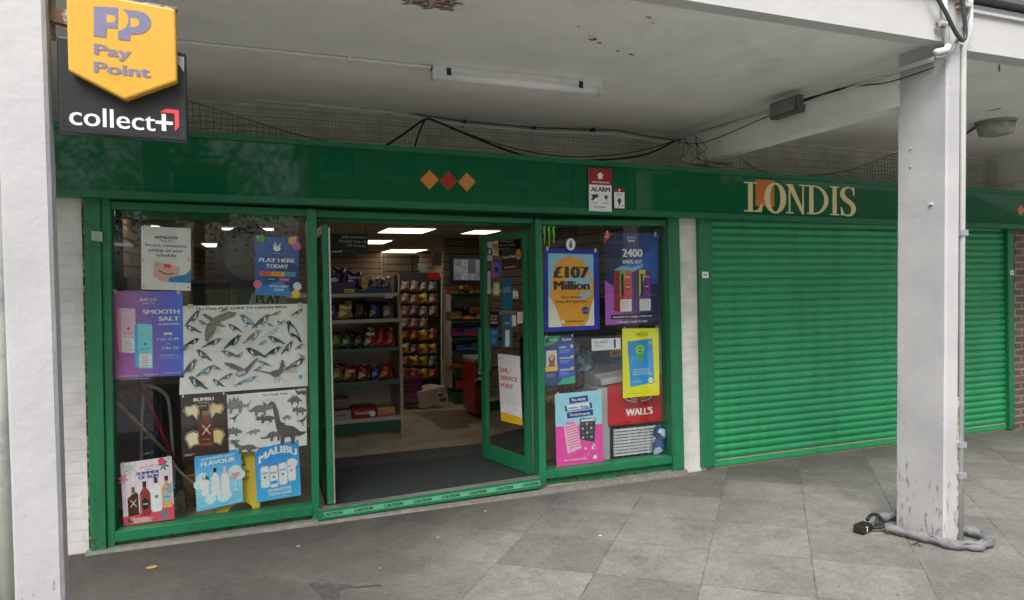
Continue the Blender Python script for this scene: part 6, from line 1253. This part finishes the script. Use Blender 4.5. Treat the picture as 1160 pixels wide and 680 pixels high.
# ---- chest freezer in the right window
FYz = .18; fx0, fx1 = W(686, 470, FYz).x, 3.56
fz = thing('chest_freezer', 'red and grey ice cream chest freezer behind the right window', 'freezer', ((fx0 + fx1) / 2, FYz, ZF))
m_fg = mat('freezer_grey', (.52, .53, .54), rough=.4, var=.06); ztp = W(690, 437, FYz).z
mb = MB(); mb.box(fx0 - .04, fx1, FYz + .02, FYz + .62, ZF + .02, ztp - .01); fzb = mb.build('body', m_fg, fz, bevel=.03)
zg = W(700, 481.5, FYz).z; zbb = W(700, 519, FYz).z; zl_, zr_ = W(690, 437, FYz).z, W(754, 423, FYz).z; zr_ = zl_ + (zr_ - zl_) * (fx1 - fx0) / (W(754, 423, FYz).x - fx0); ztp = zl_
mb = MB()
for (xa, xb, y0_, y1_, dz0, dz1) in ((fx0 - .04, fx1, FYz - .006, FYz + .10, .0, .055), (fx0 - .04, fx1, FYz + .10, FYz + .62, -.02, .085)):
    za, zb2 = zl_, zr_
    mb.hexa([(xa, y0_, za + dz1), (xb, y0_, zb2 + dz1), (xb, y0_, zb2 + dz0), (xa, y0_, za + dz0)], [(xa, y1_, za + dz1 + .02), (xb, y1_, zb2 + dz1 + .02), (xb, y1_, zb2 + dz0), (xa, y1_, za + dz0)])
mb.build('lid', mat('freezer_lid', (.50, .51, .52), rough=.35), fz, bevel=.012)
mb = MB(); mb.hexa([(fx0 + .03, FYz - .004, zl_ - .003), (fx1 - .005, FYz - .004, zr_ - .003), (fx1 - .005, FYz - .004, zg), (fx0 + .03, FYz - .004, zg)], [(fx0 + .03, FYz + .018, zl_ - .003), (fx1 - .005, FYz + .018, zr_ - .003), (fx1 - .005, FYz + .018, zg), (fx0 + .03, FYz + .018, zg)]); frp = mb.build('red_panel', mat('freezer_red', hexc('#d8232c', .95), rough=.3, var=.04), fz)
zt2 = W(723, 441, FYz).z
s = Sheet([(fx0 + .04, FYz - .0055, zt2), (fx1 - .005, FYz - .0055, zt2), (fx1 - .005, FYz - .0055, zg), (fx0 + .04, FYz - .0055, zg)])
u0_ = (W(723, 440, FYz).x - fx0 - .04) / (fx1 - fx0 - .045)
for sg in (-1, 1):
    for r_, th in ((.20, .012), (.13, .010)): s.line([(u0_ + sg * r_ * math.sin(t) * (1 if t < 2.4 else 1), .16 - .30 * r_ / .2 * (math.cos(t) * .75 + .1 * math.cos(2 * t))) for t in (i * .2 for i in range(2, 16))], th, '#f2e8e8')
s.text("WALL'S", u0_ + .01, .66, .20, '#f4eeee', w=.40, bold=.06); s.done('heart_print', frp)
mb = MB(); mb.box(fx0 + .05, fx1 - .02, FYz + .0, FYz + .018, zbb, zg - .012, 1)
nr = 9
for k in range(nr):
    z_ = zbb + .02 + (zg - zbb - .05) * k / nr; mb.prism([(fx0 + .075, FYz + .0, z_), (fx0 + .075, FYz - .022, z_ + .004), (fx0 + .075, FYz - .0, z_ + .020)], (fx1 - fx0 - .12, 0, 0), 0)
for k in range(9): x_ = fx0 + .09 + (fx1 - fx0 - .14) * k / 9; mb.box(x_, x_ + .004, FYz - .018, FYz, zbb + .015, zg - .03, 0)
mb.build('vent_grille', [mat('grille_grey', (.62, .63, .64), rough=.5), m_dark], fzb)
# things on and beside it
carton(728 - 38, 396, 712, 417, .55, ['#2a62a8', '#2a62a8'], 'blue and yellow display box standing on the freezer', depth=.3)
s = SW([(691, 396), (712, 394.5), (712, 402), (691, 405)], .54); s.base('#c9b04a'); s.text('ONLY £1.25', .5, .5, .45, '#33302a', w=.8); tag(s.done('price_strip'), 'yellow price strip on the blue display box', 'label')
for i, a in enumerate([(664, 398, 676, 425, ['#3f86b8', '#d4dce2'], 'light blue crisp packet behind the blue display box'), (655, 400, 667, 424, ['#8fb0c4', '#2f5f8c'], 'pale crisp packet at the left of the freezer pile'), (654, 418, 668, 442, ['#5a2c3c', '#8a4a5a'], 'dark plum packet low in the pile'), (668, 412, 682, 440, ['#2f6a9c', '#8ab4cc'], 'mid blue packet beside the grey freezer lid'), (652, 434, 668, 448, ['#6a6a6c', '#a0a0a4'], 'grey packet at the foot of the pile'), (648, 388, 660, 402, ['#a8b8c0', '#3a6a9c'], 'silver packet at the top of the pile')]): bag(*a[:4], .45 + .03 * i, a[4], label=a[5], group='packets piled beside the freezer')
bag(742, 482, 757, 520, .06, ['#1f5f9c', '#c3d4e0', '#d8e2ea'], name='paper_sack', label='blue and white sack leaning in the corner of the right window', cat='sack', lean=.1)
s = Sheet([G(x, y, W(690, 524, .16).z) for x, y in ((684, 530), (716, 526), (714, 523), (686, 527))]); s.base('#6a98b8'); s.rect(.1, .2, .9, .8, '#c8d4dc'); tag(s.done('leaflet'), 'blue and white leaflet lying on the right window ledge', 'leaflet')
mb = MB(); mb.quadW([(618, 440), (632, 438), (632, 520), (620, 523)], .4, .7); tag(mb.build('tan_bin', K('#6a5636'), bevel=.02), 'tan box behind the scratchcards poster in the right window', 'box')
mb = MB(); mb.tube(subd([(W(619, 455, .3).x, .3, W(619, 455, .3).z), (W(624, 450, .3).x, .3, W(624, 450, .3).z), (W(629, 455, .3).x, .3, W(629, 455, .3).z)]), .03, 8); tag(mb.build('bread_roll_bag', K('#c9983c'), smooth=True), 'golden wrapped loaf on the tan box', 'packet')
# dark shelving behind window posters (right)
mb = MB(); mb.box(2.25, 3.55, 1.3, 1.34, ZF, 1.55)
for z_ in (.5, .85, 1.2, 1.5): mb.box(2.25, 3.55, 1.0, 1.298, z_, z_ + .02)
tag(mb.build('shelf_unit', mat('dark_shelf', (.10, .095, .085), rough=.6, var=.2)), 'dark low shelf unit standing behind the freezer', 'shelf unit')
for i in range(14):
    x_ = 2.3 + (i % 7) * .17; z_ = (.52, .87)[i // 7] if i < 14 else 1.2; c = ['#8a2c24', '#2f5f8c', '#b0902c', '#4a6a3a', '#7a7a7c', '#6a2c5a', '#a8602c'][(i * 3) % 7]
    o = thing('carton', 'small %s carton on the %s shelf behind the freezer, %s of seven from the door' % (['red', 'blue', 'yellow', 'green', 'grey', 'plum', 'orange'][(i * 3) % 7], ('low', 'middle')[i // 7], ['first', 'second', 'third', 'fourth', 'fifth', 'sixth', 'last'][i % 7]), 'box', (x_, 1.05, z_), 'cartons on the dark shelf unit')
    mb = MB(); mb.box(x_, x_ + .13, 1.02, 1.2, z_ + .022, z_ + .022 + .12 + .1 * rnd.random()); mb.build('box', K(c), o)

# ---- left window interior
ls = thing('lottery_sign', 'round lottery sign on a dark stand seen from behind in the left window', 'sign', (W(285, 300, .6).x, .6, ZF))
cx3 = W(282, 291, .6); mb = MB(); n = 36; R0, R1 = .245, .185
for i in range(n):
    a0_, a1_ = 2 * math.pi * i / n, 2 * math.pi * (i + 1) / n
    f_ = lambda a, r, y: (cx3.x + r * math.cos(a), y, cx3.z + r * math.sin(a))
    mb.hexa([f_(a0_, R0, .58), f_(a1_, R0, .58), f_(a1_, R1, .58), f_(a0_, R1, .58)], [f_(a0_, R0, .63), f_(a1_, R0, .63), f_(a1_, R1, .63), f_(a0_, R1, .63)])
mb.build('ring', mat('navy_ring', (.022, .026, .04), rough=.5), ls)
mb = MB(); mb.prism([(cx3.x + R1 * math.cos(2 * math.pi * i / n), .60, cx3.z + R1 * math.sin(2 * math.pi * i / n)) for i in range(n)], (0, .01, 0)); mb.build('disc', mat('pale_disc', (.20, .19, .15), rough=.5, var=.2), ls)
s = Sheet([(cx3.x - .1, .598, cx3.z + .1), (cx3.x + .1, .598, cx3.z + .1), (cx3.x + .1, .598, cx3.z - .1), (cx3.x - .1, .598, cx3.z - .1)]); s.ell(.4, .5, .2, '#5c5b4e'); s.poly([(.1, .3), (.3, .35), (.25, .6)], '#3f6a6a'); s.line([(.4, .5), (.5, .1)], .02, '#5c5b4e'); s.text('LOTTO', .5, .85, .1, '#4c4b40', w=.6); s.done('print', ls)
mb = MB(); mb.quadW([(270, 318), (292, 318), (296, 345), (268, 345)], .6, .66); mb.build('stand', mat('navy_stand', (.02, .03, .07), rough=.5), ls)
s = SW([(281, 326), (327, 326), (327, 347), (281, 347)], .3, thick=.01)
s.poly([(.02, 1), (.03, .7), (.1, .35), (.25, .1), (.5, 0), (.75, .1), (.9, .35), (.97, .7), (.98, 1)], '#8a8c88'); s.text('PLAY', .5, .62, .42, '#1c1c1c', w=.62, bold=.05); tag(s.done('play_board'), 'grey half-round play board above the bird chart', 'sign')
# dark counter back & shelving
mb = MB(); mb.box(-.95, .05, 1.9, 2.0, ZF, 1.0); mb.box(-.95, .05, 1.55, 2.0, 1.0, 1.04); tag(mb.build('counter', mat('dark_counter', (.045, .04, .035), rough=.5)), 'dark counter deep behind the left window posters', 'counter')
mb = MB(); mb.quadW([(214, 321), (262, 321), (262, 347), (214, 347)], 1.4, 1.6); tag(mb.build('till_screen', mat('grey_case', (.14, .145, .15), rough=.5)), 'grey till screen back beside the round lottery sign', 'till')
mb = MB(); mb.quadW([(210, 317), (266, 318), (266, 321.5), (210, 320.5)], 1.3, 1.7); tag(mb.build('counter_shelf', m_grey), 'narrow grey shelf above the till screen', 'shelf')
# hanging curtain of dark straps at left
cs = thing('hanging_straps', 'dark vertical hanging straps at the top left corner of the left window', 'straps', (W(132, 280, .12).x, .12, 1.6))
for k in range(6): x_ = W(125.5 + k * 2.7, 300, .12).x; mb = MB(); mb.tube([(x_, .12 + .01 * (k % 2), 2.22), (x_ + .004 * math.sin(k), .13, 1.9), (x_ - .006, .12, 1.5)], .008, 6); mb.build('strap', m_black, cs)
mb = MB(); mb.quadW([(124, 274.5), (148, 276), (149, 279.5), (124, 278.5)], .10, .2); mb.quadW([(124, 271), (127, 271), (126, 276), (124, 275)], .10, .2); tag(mb.build('plastic_bracket', m_lgrey), 'pale plastic bracket at the upper left of the left window', 'bracket')
mb = MB(); mb.quadW([(131, 312), (143, 313), (143, 315.5), (131, 314.5)], .2, .4); mb.quadW([(144, 312), (150, 312), (151, 329), (144, 329)], .25, .4); mb.quadW([(136, 315), (146, 315), (147, 329), (135, 329)], .3, .5); tag(mb.build('card_terminal', m_grey), 'small grey device left of the white pickup poster', 'device')
# broom, red pole, hand truck, striped bag, floor sign, yellow crate
def pole(name, a, b, r, m, label, cat): mb = MB(); mb.tube([a, b], r, 8); return tag(mb.build(name, m, smooth=True), label, cat)
pole('broom_handle', W(127, 450, .25), W(196, 520, .35), .013, mat('wood_handle', (.26, .17, .09), rough=.6), 'wooden broom handle slanting across the dark left window', 'broom')
pole('red_pole', W(157, 428, .40), W(200, 530, .45), .014, K('#a8201c'), 'red metal pole slanting behind the broom handle', 'pole')
ht = thing('hand_truck', 'grey tubular hand truck folded in the dark left window', 'hand truck', (W(175, 560, .5).x, .5, ZF))
mb = MB(); mb.tube([W(x, y, .5) for x, y, _ in subd([(160, 585, 0), (160, 500, 0), (163, 445, 0), (170, 438, 0), (186, 446, 0), (192, 462, 0), (196, 520, 0), (200, 590, 0)])], .014, 8); mb.tube([W(158, 497, .5), W(172, 495, .5)], .01, 8); mb.tube([W(159, 515, .5), W(173, 513, .5)], .01, 8); mb.build('tube_frame', m_silver, ht, smooth=True)
mb = MB(); mb.tube([W(x, y, .42) for x, y, _ in subd([(190, 512, 0), (200, 530, 0), (216, 545, 0), (228, 552, 0)])], .012, 8); mb.build('bent_bar', m_silver, ht, smooth=True)
s = SW([(126, 436), (170, 432), (186, 475), (140, 505)], .62, thick=.05); s.base('#1a2450')
for k in range(4): s.poly([(.10 + k * .2, .15), (.22 + k * .2, .10), (.34 + k * .2, .30), (.26 + k * .2, .48), (.22 + k * .2, .32)], '#b04a20')
tag(s.done('striped_bag'), 'dark blue bag with orange chevrons behind the left window', 'bag')
s = SW([(166, 470), (182, 468), (184, 520), (168, 524)], .60, thick=.04); s.base('#1c2c5c'); s.text('24/7', .5, .45, .12, '#8a90a8', w=.5); tag(s.done('blue_panel'), 'narrow dark blue panel standing beside the striped bag', 'panel')
wf = thing('floor_sign', 'yellow folding wet floor sign standing between the two blue drink posters', 'floor sign', (W(282, 585, .3).x, .3, ZF))
mb = MB(); YQ = .11
q_ = [(268, 512), (292, 506), (295, 580), (287, 579), (285, 573), (279, 569), (271, 569), (262, 574), (256, 583), (243, 586), (250, 560)]
mb.prism([W(x, y, YQ) for x, y in q_], (0, .012, 0)); mb.build('front_board', mat('yellow_plastic', (.85, .58, .05), rough=.45, var=.08), wf)
mb = MB(); mb.prism([W(x, y, YQ + .03) + Vector((.0, .2 * (0 if y < 520 else 1), 0)) for x, y in [(268, 512), (292, 506), (294, 560), (252, 566)]], (0, .012, 0)); mb.build('rear_board', mat('yellow_plastic', (.85, .58, .05)), wf)
s = SW([(268, 515), (292, 509), (294, 550), (268, 556)], YQ - .002); s.poly([(.08, .36), (.30, .05), (.42, .36)], '#1a1a18'); s.poly([(.15, .32), (.29, .12), (.36, .32)], '#c9a01e'); s.text('CAUTION', .20, .55, .085, '#b03a1c', w=.75, bold=.04); s.text('wet floor', .24, .72, .07, '#b03a1c', w=.6, bold=.03); s.done('warning_print', wf)
mb = MB(); mb.quadW([(206, 540), (240, 534), (242, 588), (212, 592)], .45, .75); cbx = tag(mb.build('yellow_crate', K('#7a5c20'), bevel=.01), 'dull yellow crate behind the lower posters of the left window', 'crate')
s = SW([(217, 550), (222, 549), (223, 580), (218, 581)], .447); s.text('BOX', .5, .5, .1, '#1c1812'); s.fine(.2, .1, .8, .9, 7, '#1c1812', w=.01); s.done('print', cbx)
mb = MB(); mb.tube([W(124, 575, .5), W(150, 590, .5)], .03, 10); mb.tube([W(190, 570, .3), W(205, 545, .4)], .02, 8); tag(mb.build('vacuum_hose', m_black, smooth=True), 'black hose lying low in the left window', 'hose')
# bike-like wheel spokes dark shapes: low dark cupboard
mb = MB(); mb.box(-1.1, .2, .95, 1.3, ZF, .95); tag(mb.build('cupboard', mat('brown_cupboard', (.06, .045, .035), rough=.5, var=.3)), 'dark brown low cupboard across the back of the left window', 'cupboard')

# ================================================================== OPPOSITE SIDE OF THE STREET (seen in the reflections)
def block(x0, x1, y, h, label, m):
    o = thing('brick_block', label, 'building', ((x0 + x1) / 2, y, 0)); mb = MB(); mb.box(x0, x1, y - 8, y, -.1, h); mb.build('wall', m, o)
    mb = MB(); mb.prism([(x0 - .3, y + .3, h), (x0 - .3, y - 4, h + 2.4), (x0 - .3, y - 8.3, h)], (x1 - x0 + .6, 0, 0)); mb.build('roof', mat('roof_tiles', (.12, .08, .07), rough=.8, bump=.5), o)
    mb = MB()
    for z_ in (2.6, 5.4, 8.0): mb.box(x0 - .05, x1 + .05, y - .02, y + .12, z_ - .28, z_ + .22)
    mb.build('pale_band', mat('pale_render', (.66, .65, .60), rough=.8), o)
    f = MB(); g = MB(); nx = int((x1 - x0) / 2.8)
    for r_ in range(int(h / 2.8)):
        for i in range(nx):
            cx_ = x0 + 1.4 + i * 2.8; z0 = .9 + r_ * 2.8; f.box(cx_ - .85, cx_ + .85, y, y + .05, z0 - .12, z0 + 1.38); g.box(cx_ - .75, cx_ - .04, y + .051, y + .06, z0 + .03, z0 + 1.22); g.box(cx_ + .04, cx_ + .75, y + .051, y + .06, z0 + .03, z0 + 1.22)
    f.build('window_frames', mat('white_upvc', (.75, .75, .75), rough=.4), o); g.build('window_panes', mat('dark_window', (.03, .035, .04), rough=.08), o)
m_ob = brickmat('opposite_brick', (.28, .17, .11), (.24, .15, .10), (.3, .28, .25))
block(2, 24, -26, 8.4, 'brown brick flats across the road, mirrored in the fascia', m_ob)
block(27, 52, -28, 5.6, 'further brick flats across the road, mirrored in the shutter end', m_ob)
m_leaf = mat('foliage', (.07, .12, .025), rough=.6, var=.5, scale=1.5); m_bark = mat('bark', (.10, .075, .055), rough=.9, bump=.8, bscale=20)
def tree(x, y, h, r_, seed, label):
    o = thing('street_tree', label, 'tree', (x, y, 0), 'trees across the road'); rn = random.Random(seed)
    mb = MB(); mb.tube([(x, y, 0), (x + .1, y, h * .3), (x, y + .1, h * .6)], [.25, .18, .10], 8)
    for k in range(8): a = k * .8; mb.tube([(x, y, h * (.3 + .03 * k)), (x + r_ * .7 * math.cos(a), y + r_ * .7 * math.sin(a), h * (.55 + .04 * k))], [.09, .02], 5)
    mb.build('trunk', m_bark, o)
    mb = MB(); mb.keep = True; cl = [(x + r_ * .7 * rn.uniform(-1, 1), y + r_ * .7 * rn.uniform(-1, 1), h * rn.uniform(.32, .95)) for _ in range(60)]
    for k in range(15000):
        c = Vector(rn.choice(cl)); d = Vector((rn.gauss(0, 1), rn.gauss(0, 1), rn.gauss(0, .8))) * r_ * .2; c = c + d; a = Vector((rn.uniform(-1, 1), rn.uniform(-1, 1), rn.uniform(-1, 1))).normalized(); b = a.orthogonal().normalized(); l = rn.uniform(.06, .13); mb.face([c - a * l, c + b * l * .5, c + a * l, c - b * l * .5])
    mb.build('crown', m_leaf, o)
tree(-8, -20, 13, 4.6, 1, 'leafy tree across the road facing the left window'); tree(-2.2, -22, 12.5, 4.4, 2, 'second leafy tree across the road facing the doorway'); tree(-14.5, -21, 12, 4.6, 3, 'leafy tree farthest left across the road'); tree(19, -20.5, 6, 2.8, 4, 'small leafy tree across the road before the brick flats')
bpy.data.objects.remove(_to)
for o in bpy.data.objects:
    if '_o' in o: del o['_o']
